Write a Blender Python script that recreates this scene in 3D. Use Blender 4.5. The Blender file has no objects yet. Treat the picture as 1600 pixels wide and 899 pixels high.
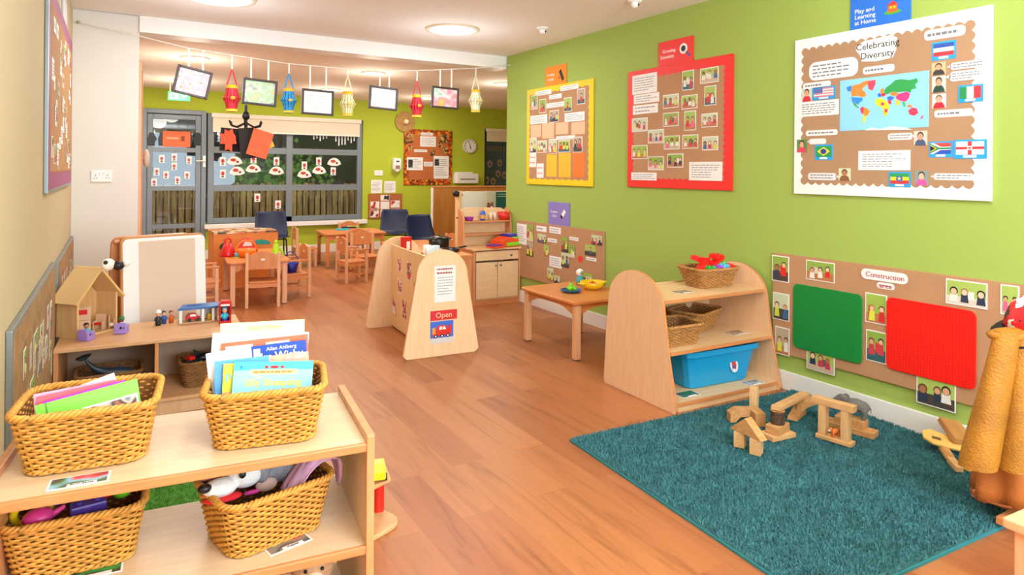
import bpy, bmesh, math, random
from mathutils import Matrix, Vector, Euler
random.seed(7)
S = bpy.context.scene; COL = S.collection; PI = math.pi
# ---------------- camera ----------------
ROLL = math.radians(.5); FPX = 1029.; EYE = 1.45; HY = -184.; YAW = math.atan(623.6/FPX)
cam = bpy.data.cameras.new('camera'); co = bpy.data.objects.new('camera', cam); COL.objects.link(co)
cam.sensor_fit = 'HORIZONTAL'; cam.sensor_width = 36; cam.lens = 36*FPX/1600
cam.shift_y = HY/1600; cam.shift_x = -.001; cam.clip_start = .05; cam.clip_end = 100
co.location = (0, 0, EYE)
co.matrix_world = Matrix.Translation((0, 0, EYE)) @ Matrix.Rotation(-YAW, 4, 'Z') @ Matrix.Rotation(PI/2, 4, 'X') @ Matrix.Rotation(ROLL, 4, 'Z')
S.camera = co
S.view_settings.view_transform = 'Standard'; S.view_settings.look = 'None'
S.view_settings.gamma = 1; S.view_settings.use_curve_mapping = False; S.view_settings.exposure = 0.09
w = bpy.data.worlds.new('world'); S.world = w; w.use_nodes = True
w.node_tree.nodes['Background'].inputs[0].default_value = (.62, .7, .8, 1); w.node_tree.nodes['Background'].inputs[1].default_value = .7
def area(name, loc, rot, size, sy, energy, color=(1, 1, 1), shape='RECTANGLE'):
    l = bpy.data.lights.new(name, 'AREA'); l.shape = shape; l.size = size
    if shape == 'RECTANGLE': l.size_y = sy
    l.energy = energy; l.color = color
    o = bpy.data.objects.new(name, l); COL.objects.link(o); o.location = loc; o.rotation_euler = rot; return o
def bulb(name, loc, energy, color, r=.1):
    l = bpy.data.lights.new(name, 'POINT'); l.energy = energy; l.color = color; l.shadow_soft_size = r
    o = bpy.data.objects.new(name, l); COL.objects.link(o); o.location = loc; return o
# added fill light behind the camera, set at a made-up window opening
area('fill_light', (1.9, -2.35, 1.65), (PI/2, 0, 0), 3.6, 1.9, 205, (.72, .86, 1))
# added uplight behind the camera to brighten the ceiling, for an assumed bounced flash
area('uplight_fill', (1.2, -.9, 1.9), (PI, 0, 0), .9, .9, 185, (.84, .92, 1))
LAMP_FRONT, LAMP_BACK = 24, 26
# ---------------- pixel to room helpers ----------------
def ray(px, py):
    x = px-800; y = py-449
    X = x*math.cos(ROLL)+y*math.sin(ROLL); Y = -x*math.sin(ROLL)+y*math.cos(ROLL)
    u = X/FPX; v = -(Y-HY)/FPX
    return Vector((math.sin(YAW)+u*math.cos(YAW), math.cos(YAW)-u*math.sin(YAW), v))
def proj(x, y, z):
    d = x*math.sin(YAW)+y*math.cos(YAW); X = (x*math.cos(YAW)-y*math.sin(YAW))/d*FPX; Y = -(z-EYE)/d*FPX+HY
    return 800+X*math.cos(ROLL)-Y*math.sin(ROLL), 449+X*math.sin(ROLL)+Y*math.cos(ROLL)
def at(px, py, z): r = ray(px, py); t = (z-EYE)/r[2]; return Vector((r[0]*t, r[1]*t, z))
def atx(px, py, x): r = ray(px, py); t = x/r[0]; return Vector((x, r[1]*t, EYE+r[2]*t))
def aty(px, py, y): r = ray(px, py); t = y/r[1]; return Vector((r[0]*t, y, EYE+r[2]*t))
RWX, LWX, BWY = 3.85, -.30, 11.4
# ---------------- materials ----------------
def lin(h):
    h = h.lstrip('#'); o = []
    for i in (0, 2, 4):
        c = int(h[i:i+2], 16)/255; o.append(c/12.92 if c <= .04045 else ((c+.055)/1.055)**2.4)
    return (*o, 1)
MC = {}
def mat(h, rough=.5, metal=0, bump=0, bscale=60, emit=0, spec=.5, vary=0, vscale=8):
    k = (h, rough, metal, bump, bscale, emit, spec, vary, vscale)
    if k in MC: return MC[k]
    m = bpy.data.materials.new('paint_'+h.strip('#')); m.use_nodes = True; nt = m.node_tree; b = nt.nodes['Principled BSDF']
    b.inputs['Base Color'].default_value = lin(h); b.inputs['Roughness'].default_value = rough
    b.inputs['Metallic'].default_value = metal; b.inputs['Specular IOR Level'].default_value = spec
    tc = nt.nodes.new('ShaderNodeTexCoord')
    if emit: b.inputs['Emission Color'].default_value = lin(h); b.inputs['Emission Strength'].default_value = emit
    if vary:
        n = nt.nodes.new('ShaderNodeTexNoise'); n.inputs['Scale'].default_value = vscale; n.inputs['Detail'].default_value = 4
        nt.links.new(tc.outputs['Object'], n.inputs['Vector'])
        r = nt.nodes.new('ShaderNodeValToRGB'); c = lin(h)
        r.color_ramp.elements[0].position = .3; r.color_ramp.elements[1].position = .7
        r.color_ramp.elements[0].color = (*[v*(1-vary) for v in c[:3]], 1); r.color_ramp.elements[1].color = (*[min(1, v*(1+vary*.6)) for v in c[:3]], 1)
        nt.links.new(n.outputs['Fac'], r.inputs[0]); nt.links.new(r.outputs[0], b.inputs['Base Color'])
    if bump:
        n = nt.nodes.new('ShaderNodeTexNoise'); n.inputs['Scale'].default_value = bscale
        nt.links.new(tc.outputs['Object'], n.inputs['Vector'])
        bp = nt.nodes.new('ShaderNodeBump'); bp.inputs['Strength'].default_value = bump; bp.inputs['Distance'].default_value = .01
        nt.links.new(n.outputs['Fac'], bp.inputs['Height']); nt.links.new(bp.outputs[0], b.inputs['Normal'])
    MC[k] = m; return m
def wood(h, h2, axis=2, rough=.42, scale=5, coord='Object', stretch=9):
    k = ('wood', h, h2, axis, rough, scale)
    if k in MC: return MC[k]
    m = bpy.data.materials.new('wood_'+h.strip('#')); m.use_nodes = True; nt = m.node_tree; b = nt.nodes['Principled BSDF']
    b.inputs['Roughness'].default_value = rough
    tc = nt.nodes.new('ShaderNodeTexCoord'); mp = nt.nodes.new('ShaderNodeMapping')
    sc = [scale*stretch]*3; sc[axis] = scale; mp.inputs['Scale'].default_value = sc
    nt.links.new(tc.outputs[coord], mp.inputs[0])
    n = nt.nodes.new('ShaderNodeTexNoise'); n.inputs['Scale'].default_value = 1; n.inputs['Detail'].default_value = 6; n.inputs['Distortion'].default_value = .6
    nt.links.new(mp.outputs[0], n.inputs['Vector'])
    r = nt.nodes.new('ShaderNodeValToRGB'); r.color_ramp.elements[0].position = .3; r.color_ramp.elements[1].position = .68
    r.color_ramp.elements[0].color = lin(h2); r.color_ramp.elements[1].color = lin(h)
    nt.links.new(n.outputs['Fac'], r.inputs[0]); nt.links.new(r.outputs[0], b.inputs['Base Color'])
    MC[k] = m; return m
def speckle(cols, scale=40, rough=.4, soft=False):
    """patches of several printed colours, used for photographs, art and patterned cloth"""
    k = ('spk', tuple(cols), scale, rough, soft)
    if k in MC: return MC[k]
    m = bpy.data.materials.new('print'); m.use_nodes = True; nt = m.node_tree; b = nt.nodes['Principled BSDF']; b.inputs['Roughness'].default_value = rough
    tc = nt.nodes.new('ShaderNodeTexCoord'); nz = nt.nodes.new('ShaderNodeTexNoise'); nz.inputs['Scale'].default_value = scale*1.3
    mx = nt.nodes.new('ShaderNodeMix'); mx.data_type = 'RGBA'; mx.blend_type = 'LINEAR_LIGHT'; mx.inputs[0].default_value = .035
    nt.links.new(tc.outputs['Object'], nz.inputs['Vector']); nt.links.new(tc.outputs['Object'], mx.inputs[6]); nt.links.new(nz.outputs['Color'], mx.inputs[7])
    v = nt.nodes.new('ShaderNodeTexNoise' if soft else 'ShaderNodeTexVoronoi'); v.inputs['Scale'].default_value = scale*(.75 if soft else 1)
    if soft: v.inputs['Detail'].default_value = 1; nz.inputs['Scale'].default_value = scale*.6; mx.inputs[0].default_value = .02
    nt.links.new(mx.outputs[2], v.inputs['Vector'])
    r = nt.nodes.new('ShaderNodeValToRGB'); cr = r.color_ramp; cr.interpolation = 'LINEAR' if soft else 'CONSTANT'
    N = len(cols)
    while len(cr.elements) < N: cr.elements.new(.5)
    for i, c in enumerate(cols):
        cr.elements[i].position = (.32+.36*i/(N-1)) if soft else i/N
        cr.elements[i].color = lin(c)
    if soft: nt.links.new(v.outputs['Fac'], r.inputs[0])
    else:
        s = nt.nodes.new('ShaderNodeSeparateColor'); nt.links.new(v.outputs['Color'], s.inputs[0]); nt.links.new(s.outputs[0], r.inputs[0])
    nt.links.new(r.outputs[0], b.inputs['Base Color']); MC[k] = m; return m
def glass_mat():
    m = bpy.data.materials.new('window_glass'); m.use_nodes = True; nt = m.node_tree; nt.nodes.clear()
    o = nt.nodes.new('ShaderNodeOutputMaterial'); t = nt.nodes.new('ShaderNodeBsdfTransparent'); g = nt.nodes.new('ShaderNodeBsdfGlossy'); g.inputs['Roughness'].default_value = .02
    f = nt.nodes.new('ShaderNodeFresnel'); f.inputs[0].default_value = 1.5; x = nt.nodes.new('ShaderNodeMixShader')
    t.inputs[0].default_value = (.86, .9, .9, 1)
    nt.links.new(f.outputs[0], x.inputs[0]); nt.links.new(t.outputs[0], x.inputs[1]); nt.links.new(g.outputs[0], x.inputs[2]); nt.links.new(x.outputs[0], o.inputs[0]); return m
GLASS = glass_mat()
BEECH = wood('#f0cd9c', '#e6bd88', 2); BEECHX = wood('#f0cb98', '#e3b883', 0); BEECHY = wood('#eec996', '#e2b680', 1)
EDGE = wood('#d58d56', '#c67c48', 0, .4, 4); EDGEZ = wood('#dd9a66', '#cf8a56', 2, .4, 4)
ORW = wood('#dc8f57', '#cc7c46', 2, .4, 4); ORWX = wood('#de8f4f', '#cf7c40', 0, .35, 4); ORPALE = wood('#eab488', '#dda376', 2, .4, 4)
BLOCK = wood('#dfb07a', '#cd9a62', 0, .5, 12, stretch=5); BLOCK2 = wood('#d5a068', '#be864e', 1, .5, 12, stretch=5)
WICK = mat('#d8993f', .5, vary=.3, vscale=45); WICKD = mat('#7a4c1c', .7, vary=.3, vscale=40); WICK2 = mat('#bd8444', .6, vary=.35, vscale=45)
WHITE = mat('#f4f2ee', .5); PAPER = mat('#f3f1ee', .6); BLACK = mat('#161618', .4); DGREY = mat('#3c4146', .4); ORG0 = 0; INK = mat('#8f8f96', .7)
RED = mat('#d81e18', .35); BLUE = mat('#2259b8', .4); YEL = mat('#f2c81c', .4); GRN = mat('#3aa23a', .4); KRAFT = mat('#b98a63', .8, vary=.06, vscale=5)
PH1 = speckle(['#3c5a2e', '#e9e3d2', '#a8cf4c', '#2b2320', '#c8372e', '#c9d86a', '#e6b088', '#445a78'], 42, soft=True)
PH2 = speckle(['#2a211f', '#cf2f2b', '#f0ddc8', '#6b4a33', '#e29a76', '#8fb04b', '#d8d8dd'], 46, soft=True)
PH3 = speckle(['#2d5b63', '#8fb548', '#efe8df', '#c23a34', '#4a3428', '#e0a582', '#27323e', '#a9c25e'], 30, soft=True)
PORT = speckle(['#c8d4c0', '#d8a080', '#3a2c28', '#c23a3a', '#e8dccd'], 38, soft=True)
# ---------------- mesh builder ----------------
class G:
    def __init__(s): s.v = []; s.f = []; s.m = []; s.sm = []; s.mats = []
    def mi(s, m):
        if m not in s.mats: s.mats.append(m)
        return s.mats.index(m)
    def add(s, vs, fs, m, T=None, smooth=False):
        o = len(s.v); k = s.mi(m)
        s.v += [tuple(T @ Vector(p)) if T is not None else tuple(p) for p in vs]
        for f in fs: s.f.append([i+o for i in f]); s.m.append(k); s.sm.append(smooth)
        return s
    def box(s, x0, x1, y0, y1, z0, z1, m, r=0, T=None):
        if r:
            bm = bmesh.new(); bmesh.ops.create_cube(bm, size=1)
            for v in bm.verts: v.co = Vector((x0+(v.co.x+.5)*(x1-x0), y0+(v.co.y+.5)*(y1-y0), z0+(v.co.z+.5)*(z1-z0)))
            r = min(r, .49*min(abs(x1-x0), abs(y1-y0), abs(z1-z0)))
            bmesh.ops.bevel(bm, geom=bm.edges[:], offset=r, segments=2, profile=.6, affect='EDGES')
            bm.verts.ensure_lookup_table(); bm.verts.index_update()
            s.add([v.co.copy() for v in bm.verts], [[v.index for v in f.verts] for f in bm.faces], m, T); bm.free(); return s
        vs = [(x, y, z) for z in (z0, z1) for x, y in ((x0, y0), (x1, y0), (x1, y1), (x0, y1))]
        return s.add(vs, [[3, 2, 1, 0], [4, 5, 6, 7], [0, 1, 5, 4], [1, 2, 6, 5], [2, 3, 7, 6], [3, 0, 4, 7]], m, T)
    def cyl(s, p0, p1, r0, m, r1=None, n=16, T=None, caps=True):
        return s.tube([p0, p1], [r0, r0 if r1 is None else r1], m, n, T, caps=caps)
    def tube(s, pts, rad, m, n=8, T=None, closed=False, caps=True):
        P = [Vector(p) for p in pts]; L = len(P); rad = rad if isinstance(rad, (list, tuple)) else [rad]*L
        vs = []; up = None
        for i, p in enumerate(P):
            if closed: d = P[(i+1) % L]-P[i-1]
            else: d = P[min(i+1, L-1)]-P[max(i-1, 0)]
            if d.length < 1e-9: d = Vector((0, 0, 1))
            d.normalize()
            if up is None: up = Vector((0, 0, 1)) if abs(d.z) < .9 else Vector((1, 0, 0))
            a = up-d*up.dot(d)
            if a.length < 1e-6: a = d.orthogonal()
            a.normalize(); up = a; b = d.cross(a)
            for k in range(n):
                t = 2*PI*k/n; vs.append(p+(a*math.cos(t)+b*math.sin(t))*rad[i])
        fs = []
        for i in range(L if closed else L-1):
            j = (i+1) % L
            for k in range(n): fs.append([i*n+k, i*n+(k+1) % n, j*n+(k+1) % n, j*n+k])
        s.add(vs, fs, m, T, True)
        if caps and not closed:
            s.add(vs[:n], [list(range(n))[::-1]], m, T); s.add(vs[-n:], [list(range(n))], m, T)
        return s
    def lathe(s, prof, m, n=20, T=None):
        vs = []; fs = []
        for r, z in prof:
            for k in range(n): t = 2*PI*k/n; vs.append((r*math.cos(t), r*math.sin(t), z))
        for i in range(len(prof)-1):
            for k in range(n): fs.append([i*n+k, i*n+(k+1) % n, (i+1)*n+(k+1) % n, (i+1)*n+k])
        return s.add(vs, fs, m, T, True)
    def ell(s, c, r, m, n=14, T=None):
        if isinstance(r, (int, float)): r = (r, r, r)
        vs = []; fs = []; R = n//2+1
        for i in range(R+1):
            a = PI*i/R
            for k in range(n): t = 2*PI*k/n; vs.append((c[0]+r[0]*math.sin(a)*math.cos(t), c[1]+r[1]*math.sin(a)*math.sin(t), c[2]-r[2]*math.cos(a)))
        for i in range(R):
            for k in range(n): fs.append([i*n+k, i*n+(k+1) % n, (i+1)*n+(k+1) % n, (i+1)*n+k])
        return s.add(vs, fs, m, T, True)
    def prism(s, poly, a0, a1, m, ax='y', T=None, me=None, bev=0):
        """poly in the plane across ax, extruded a0..a1; me = material of the rim"""
        def p3(p, a): return {'y': (p[0], a, p[1]), 'x': (a, p[0], p[1]), 'z': (p[0], p[1], a)}[ax]
        n = len(poly); A = sum(poly[i][0]*poly[(i+1) % n][1]-poly[(i+1) % n][0]*poly[i][1] for i in range(n))
        if A < 0: poly = poly[::-1]
        lay = [(a0, 0), (a1, 0)]
        if bev:
            c = (sum(p[0] for p in poly)/n, sum(p[1] for p in poly)/n); lay = [(a0, bev), (a0+bev, 0), (a1-bev, 0), (a1, bev)]
        vs = []
        for a, b in lay:
            for i, p in enumerate(poly):
                if b:
                    q0 = Vector(poly[i-1]); q1 = Vector(poly[(i+1) % n]); t = (q1-q0); t.normalize(); nn = Vector((-t.y, t.x)); vs.append(p3((p[0]+nn.x*b, p[1]+nn.y*b), a))
                else: vs.append(p3(p, a))
        fl = (ax == 'y')
        def F(f): return f[::-1] if fl else f
        rim = []
        for l in range(len(lay)-1):
            for i in range(n): rim.append(F([l*n+i, l*n+(i+1) % n, (l+1)*n+(i+1) % n, (l+1)*n+i]))
        s.add(vs, rim, me or m, T)
        s.add(vs[:n], [F(list(range(n))[::-1])], m, T); s.add(vs[-n:], [F(list(range(n)))], m, T); return s
    def text(s, body, x, z, size, m, y=-.004, font_rot=0, T=None, align='CENTER', bold=.0):
        c = bpy.data.curves.new('t', 'FONT'); c.body = body; c.size = size; c.align_x = align; c.align_y = 'CENTER'; c.offset = bold; c.extrude = .0006; c.resolution_u = 2
        o = bpy.data.objects.new('t', c); COL.objects.link(o)
        me = bpy.data.meshes.new_from_object(o.evaluated_get(bpy.context.evaluated_depsgraph_get()))
        Tt = Matrix.Translation((x, y, z)) @ Matrix.Rotation(PI/2, 4, 'X') @ Matrix.Rotation(font_rot, 4, 'Z')
        if T is not None: Tt = T @ Tt
        s.add([v.co.copy() for v in me.vertices], [list(p.vertices) for p in me.polygons], m, Tt)
        bpy.data.objects.remove(o); bpy.data.curves.remove(c); bpy.data.meshes.remove(me); return s
def obj(name, g, parent=None, loc=(0, 0, 0), rot=(0, 0, 0), label=None):
    me = bpy.data.meshes.new(name); me.from_pydata(g.v, [], g.f)
    for m in g.mats: me.materials.append(m)
    me.polygons.foreach_set('material_index', g.m); me.polygons.foreach_set('use_smooth', g.sm); me.update()
    o = bpy.data.objects.new(name, me); COL.objects.link(o); o.location = loc; o.rotation_euler = rot
    if parent: o.parent = parent
    if label: o['label'] = label
    return o
def tag(o, label, cat, group=None, kind=None):
    o['label'] = label; o['category'] = cat
    if group: o['group'] = group
    if kind: o['kind'] = kind
    return o
def thing(name, label, cat, loc=(0, 0, 0), rz=0, group=None, rot=None):
    o = bpy.data.objects.new(name, None); COL.objects.link(o); o.empty_display_size = .1; o.location = loc; o.rotation_euler = rot or (0, 0, rz)
    return tag(o, label, cat, group)
def struct(name, g, parent=None, loc=(0, 0, 0), rot=(0, 0, 0)):
    o = obj(name, g, parent, loc, rot)
    if not parent: o['kind'] = 'structure'
    return o
def dup(root, loc, rz, label, group=None, rot=None):
    r = root.copy(); COL.objects.link(r); r.location = loc; r.rotation_euler = rot or (0, 0, rz); r['label'] = label
    if group: r['group'] = group
    for ch in list(root.children):
        c = ch.copy(); COL.objects.link(c); c.parent = r
        for gch in list(ch.children): d = gch.copy(); COL.objects.link(d); d.parent = c
    return r
def RZ(a): return Matrix.Rotation(a, 4, 'Z')
def TR(x, y, z): return Matrix.Translation((x, y, z))
def arc(cx, cy, rx, ry, a0, a1, n): return [(cx+rx*math.cos(math.radians(a0+(a1-a0)*i/n)), cy+ry*math.sin(math.radians(a0+(a1-a0)*i/n))) for i in range(n+1)]
def rrect(x0, x1, z0, z1, r, n=5): return arc(x1-r, z0+r, r, r, -90, 0, n)+arc(x1-r, z1-r, r, r, 0, 90, n)+arc(x0+r, z1-r, r, r, 90, 180, n)+arc(x0+r, z0+r, r, r, 180, 270, n)

# ================= THE ROOM =================
def floor_mat():
    m = bpy.data.materials.new('floor_planks'); m.use_nodes = True; nt = m.node_tree; L = nt.links.new; b = nt.nodes['Principled BSDF']
    tc = nt.nodes.new('ShaderNodeTexCoord'); mp = nt.nodes.new('ShaderNodeMapping'); mp.inputs['Rotation'].default_value = (0, 0, PI/2); L(tc.outputs['Object'], mp.inputs[0])
    br = nt.nodes.new('ShaderNodeTexBrick'); br.inputs['Scale'].default_value = 1; br.inputs['Brick Width'].default_value = 1.22; br.inputs['Row Height'].default_value = .178
    br.inputs['Mortar Size'].default_value = .0012; br.inputs['Mortar Smooth'].default_value = .5; br.offset = .37; br.inputs['Bias'].default_value = 0
    br.inputs['Color1'].default_value = (0, 0, 0, 1); br.inputs['Color2'].default_value = (1, 1, 1, 1); br.inputs['Mortar'].default_value = (.3, .3, .3, 1); L(mp.outputs[0], br.inputs[0])
    r = nt.nodes.new('ShaderNodeValToRGB'); e = r.color_ramp.elements; e[0].color = lin('#a4603a'); e[1].color = lin('#bd7a4a'); x = e.new(.5); x.color = lin('#b06c42'); L(br.outputs['Color'], r.inputs[0])
    m2 = nt.nodes.new('ShaderNodeMapping'); m2.inputs['Scale'].default_value = (13, 1.1, 1); L(tc.outputs['Object'], m2.inputs[0])
    add = nt.nodes.new('ShaderNodeVectorMath'); add.operation = 'ADD'; sc = nt.nodes.new('ShaderNodeVectorMath'); sc.operation = 'SCALE'; sc.inputs[3].default_value = 9; L(br.outputs['Color'], sc.inputs[0]); L(m2.outputs[0], add.inputs[0]); L(sc.outputs[0], add.inputs[1])
    n = nt.nodes.new('ShaderNodeTexNoise'); n.inputs['Scale'].default_value = 1; n.inputs['Detail'].default_value = 8; n.inputs['Distortion'].default_value = 1.6; n.inputs['Roughness'].default_value = .6; L(add.outputs[0], n.inputs['Vector'])
    r2 = nt.nodes.new('ShaderNodeValToRGB'); r2.color_ramp.elements[0].position = .28; r2.color_ramp.elements[1].position = .66; r2.color_ramp.elements[0].color = (.62, .55, .5, 1); r2.color_ramp.elements[1].color = (1, 1, 1, 1); y = r2.color_ramp.elements.new(.45); y.color = (.9, .87, .85, 1)
    L(n.outputs['Fac'], r2.inputs[0]); mx = nt.nodes.new('ShaderNodeMix'); mx.data_type = 'RGBA'; mx.blend_type = 'MULTIPLY'; mx.inputs[0].default_value = 1; L(r.outputs[0], mx.inputs[6]); L(r2.outputs[0], mx.inputs[7])
    mm = nt.nodes.new('ShaderNodeMix'); mm.data_type = 'RGBA'; mm.inputs[7].default_value = lin('#9a5c32'); L(br.outputs['Fac'], mm.inputs[0]); L(mx.outputs[2], mm.inputs[6])
    L(mm.outputs[2], b.inputs['Base Color']); b.inputs['Roughness'].default_value = .38; b.inputs['Specular IOR Level'].default_value = .4; return m
GREENW = mat('#9fb654', .75, bump=.05, bscale=90); GREENB = mat('#b2c030', .75, bump=.05, bscale=90)
CREAM = mat('#cbb891', .75, bump=.05, bscale=90); CEIL = mat('#f5f2ee', .9); CEILB = mat('#efe2d2', .9); COLW = mat('#e4ddd4', .7); GLOSSW = mat('#f2efe8', .3)
struct('floor', G().box(-.6, 8, -2.5, 16, -.1, 0, floor_mat()))
struct('ceiling_front', G().box(-.6, 8, -2.5, 6.52, 2.75, 2.9, CEIL))
struct('ceiling_back', G().box(-.6, 8, 6.75, 11.6, 2.65, 2.9, CEILB))  # slight warm tint paints in the weaker light of the back room
struct('trim_1', G().box(.18, 3.85, 6.52, 6.75, 2.61, 2.9, WHITE))
struct('wall_right', G().box(3.85, 8, -2.5, 6.5, 0, 2.75, GREENW))
struct('wall_far', G().box(8, 8.15, 6.5, 11.6, 0, 2.75, GREENB))
struct('wall_left', G().box(-.5, -.3, -2.5, 6.55, 0, 2.75, CREAM))
struct('wall_column', G().box(-.5, .18, 6.55, 6.95, 0, 2.75, COLW))
struct('wall_left_back', G().box(-.5, .15, 6.95, 11.6, 0, 2.65, COLW))
struct('baseboard_right', G().box(3.83, 3.85, -2.4, 6.5, 0, .125, GLOSSW, .004).box(3.83, 4.2, 6.5, 6.515, 0, .125, GLOSSW))
# unseen wall behind the camera, its big opening made up for the fill
struct('wall_front', G().box(-.5, .1, -2.5, -2.4, 0, 2.75, CREAM).box(3.7, 8, -2.5, -2.4, 0, 2.75, CREAM).box(.1, 3.7, -2.5, -2.4, 0, .7, CREAM).box(.1, 3.7, -2.5, -2.4, 2.6, 2.75, CREAM))
# back wall with door and two windows
def bw(px, py): p = aty(px, py, BWY); return p.x, p.z
DX0, DX1 = bw(221, 250)[0], bw(322, 250)[0]; WX0, WX1 = bw(325, 250)[0], bw(567, 250)[0]
WZ0, WZ1 = bw(450, 346)[1], bw(450, 182)[1]; VX0, VX1 = bw(757, 250)[0], 7.7; VZ0, VZ1 = bw(775, 345)[1], bw(775, 201)[1]
g = G(); Y0, Y1 = BWY, BWY+.2
g.box(.1, DX0, Y0, Y1, 0, 2.9, GREENB).box(DX0, WX1, Y0, Y1, WZ1, 2.9, GREENB).box(DX1, WX1, Y0, Y1, 0, WZ0, GREENB).box(WX1, VX0, Y0, Y1, 0, 2.9, GREENB)
g.box(VX0, VX1, Y0, Y1, 0, VZ0, GREENB).box(VX0, VX1, Y0, Y1, VZ1, 2.9, GREENB).box(VX1, 8.15, Y0, Y1, 0, 2.9, GREENB)
struct('wall_back', g)
struct('baseboard_back', G().box(DX1, 8, Y0-.018, Y0, 0, .14, GLOSSW, .004))
ALU = mat('#7d858b', .4, .2)
def frame_rect(g, x0, x1, z0, z1, t, m, y0, y1):
    g.box(x0, x0+t, y0, y1, z0, z1, m, .006).box(x1-t, x1, y0, y1, z0, z1, m, .006).box(x0+t, x1-t, y0, y1, z1-t, z1, m, .006).box(x0+t, x1-t, y0, y1, z0, z0+t, m, .006)
# door_1
d = struct('door_1', G()); g = G(); frame_rect(g, DX0, DX1, 0, WZ1+.03, .07, ALU, Y0-.01, Y0+.09); obj('door_frame', g, d)
g = G(); a0, a1 = DX0+.075, DX1-.075; frame_rect(g, a0, a1, .02, WZ1-.05, .075, ALU, Y0+.0, Y0+.06)
for py in (234, 294, 353):
    z = bw(280, py)[1]; g.box(a0+.07, a1-.07, Y0+.005, Y0+.055, z-.035, z+.035, ALU, .004)
lf = obj('door_leaf', g, d)
obj('pane', G().box(a0+.07, a1-.07, Y0+.025, Y0+.031, .09, WZ1-.12, GLASS), d)
g = G(); hx, hz = bw(319, 251); g.box(hx-.02, hx+.02, Y0-.03, Y0-.005, hz-.1, hz+.08, WHITE, .005).cyl((hx, Y0-.03, hz), (hx, Y0-.06, hz), .01, WHITE).cyl((hx+.01, Y0-.06, hz), (hx-.12, Y0-.06, hz-.005), .01, WHITE)
obj('door_handle', g, d)
# window_1
w1 = struct('window_1', G()); g = G(); frame_rect(g, WX0, WX1, WZ0, WZ1, .09, ALU, Y0+.03, Y0+.11)
mx0 = bw(453, 250)[0]; g.box(mx0-.05, mx0+.05, Y0+.03, Y0+.1, WZ0, WZ1, ALU, .004)
for py in (236, 293):
    z = bw(450, py)[1]; g.box(WX0+.08, WX1-.08, Y0+.035, Y0+.1, z-.05, z+.05, ALU, .004)
obj('window_frame', g, w1)
obj('pane', G().box(WX0+.08, mx0-.04, Y0+.06, Y0+.066, WZ0+.08, WZ1-.08, GLASS), w1); obj('pane', G().box(mx0+.04, WX1-.08, Y0+.06, Y0+.066, WZ0+.08, WZ1-.08, GLASS), w1)
obj('window_sill', G().box(WX0-.05, WX1+.06, Y0-.1, Y0+.05, WZ0-.07, WZ0, WHITE, .008), w1)
bl = thing('roller_blind', 'white roller blind pulled up at the top of the wide back window', 'blind', (WX0+.04, Y0-.05, WZ1-.0))
BLW = WX1-WX0-.1; zb = WZ1-bw(450, 208)[1]
obj('cassette', G().box(0, BLW, -.04, .05, -.07, 0, mat('#efe3d0', .5), .01), bl); obj('blind_cloth', G().box(.02, BLW-.02, -.01, .0, -zb, -.06, mat('#e9dac4', .8), .002), bl); obj('bottom_bar', G().box(.02, BLW-.02, -.018, .008, -zb-.02, -zb, WHITE, .003), bl)
w2 = struct('window_2', G()); g = G(); frame_rect(g, VX0, VX1, VZ0, VZ1, .06, DGREY, Y0+.03, Y0+.11)
z = bw(775, 232)[1]; g.box(VX0, VX1, Y0+.04, Y0+.1, z-.05, z+.05, mat('#5a5450', .5)); obj('window_frame', g, w2)
obj('pane', G().box(VX0+.05, VX1-.05, Y0+.06, Y0+.066, VZ0+.05, VZ1-.05, GLASS), w2)
b2 = thing('roller_blind', 'short cream roller blind over the narrow window beside the clock', 'blind', (VX0+.02, Y0-.03, VZ1))
obj('cassette', G().box(0, 1, -.04, .03, -.06, 0, mat('#efe3d0', .5), .01), b2); obj('blind_cloth', G().box(.01, .99, -.01, 0, -(VZ1-bw(775, 221)[1]), -.05, mat('#e6d3b6', .8)), b2)
# outside: paling fence, dusk garden
FN = wood('#a08a5a', '#4a3d24', 2, .8, 2); fe = thing('garden_fence', 'weathered vertical wooden paling fence seen outside through the back window', 'fence', (0, 14.3, 0))
for i in range(52):
    x = .2+i*.125; random.seed(i); h = 1.12+random.uniform(-.03, .03)
    obj('paling', G().box(x, x+.1, -.02, .02, 0, h, FN, .006), fe)
obj('rail', G().box(.1, 6.8, .02, .06, .3, .38, FN).box(.1, 6.8, .02, .06, .85, .93, FN), fe)
struct('wall_garden', G().box(-2, 10, 15.4, 15.6, 0, 4, mat('#2c2e2a', .9, vary=.5, vscale=1.2)))
g = G(); random.seed(3)
for i in range(420):
    c = Vector((random.gauss(0, .42), random.uniform(-.25, .3), abs(random.gauss(0, .34)))); a = random.uniform(0, 6.3); s_ = .06
    g.add([c+Vector((0, 0, -s_)), c+Vector((s_*math.cos(a), s_*math.sin(a), 0)), c+Vector((0, 0, s_)), c-Vector((s_*math.cos(a), s_*math.sin(a), 0))], [[0, 1, 2, 3]], mat('#4c7a35', .7))
area('fence_fill', (3.2, 12.0, 2.5), (math.radians(62), 0, 0), 5, .4, 110, (1, .9, .7))  # lamp added outside only to brighten the fence
b = thing('garden_bush', 'leafy green bush outside the back window behind the fence', 'bush', (3.1, 14.85, 0)); obj('foliage', g, b, (0, 0, 1.05)); obj('stem', G().cyl((0, 0, 0), (0, 0, 1.3), .04, FN).cyl((0, 0, .5), (.3, 0, 1.2), .02, FN).cyl((0, 0, .5), (-.3, 0, 1.2), .02, FN), b)
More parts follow.
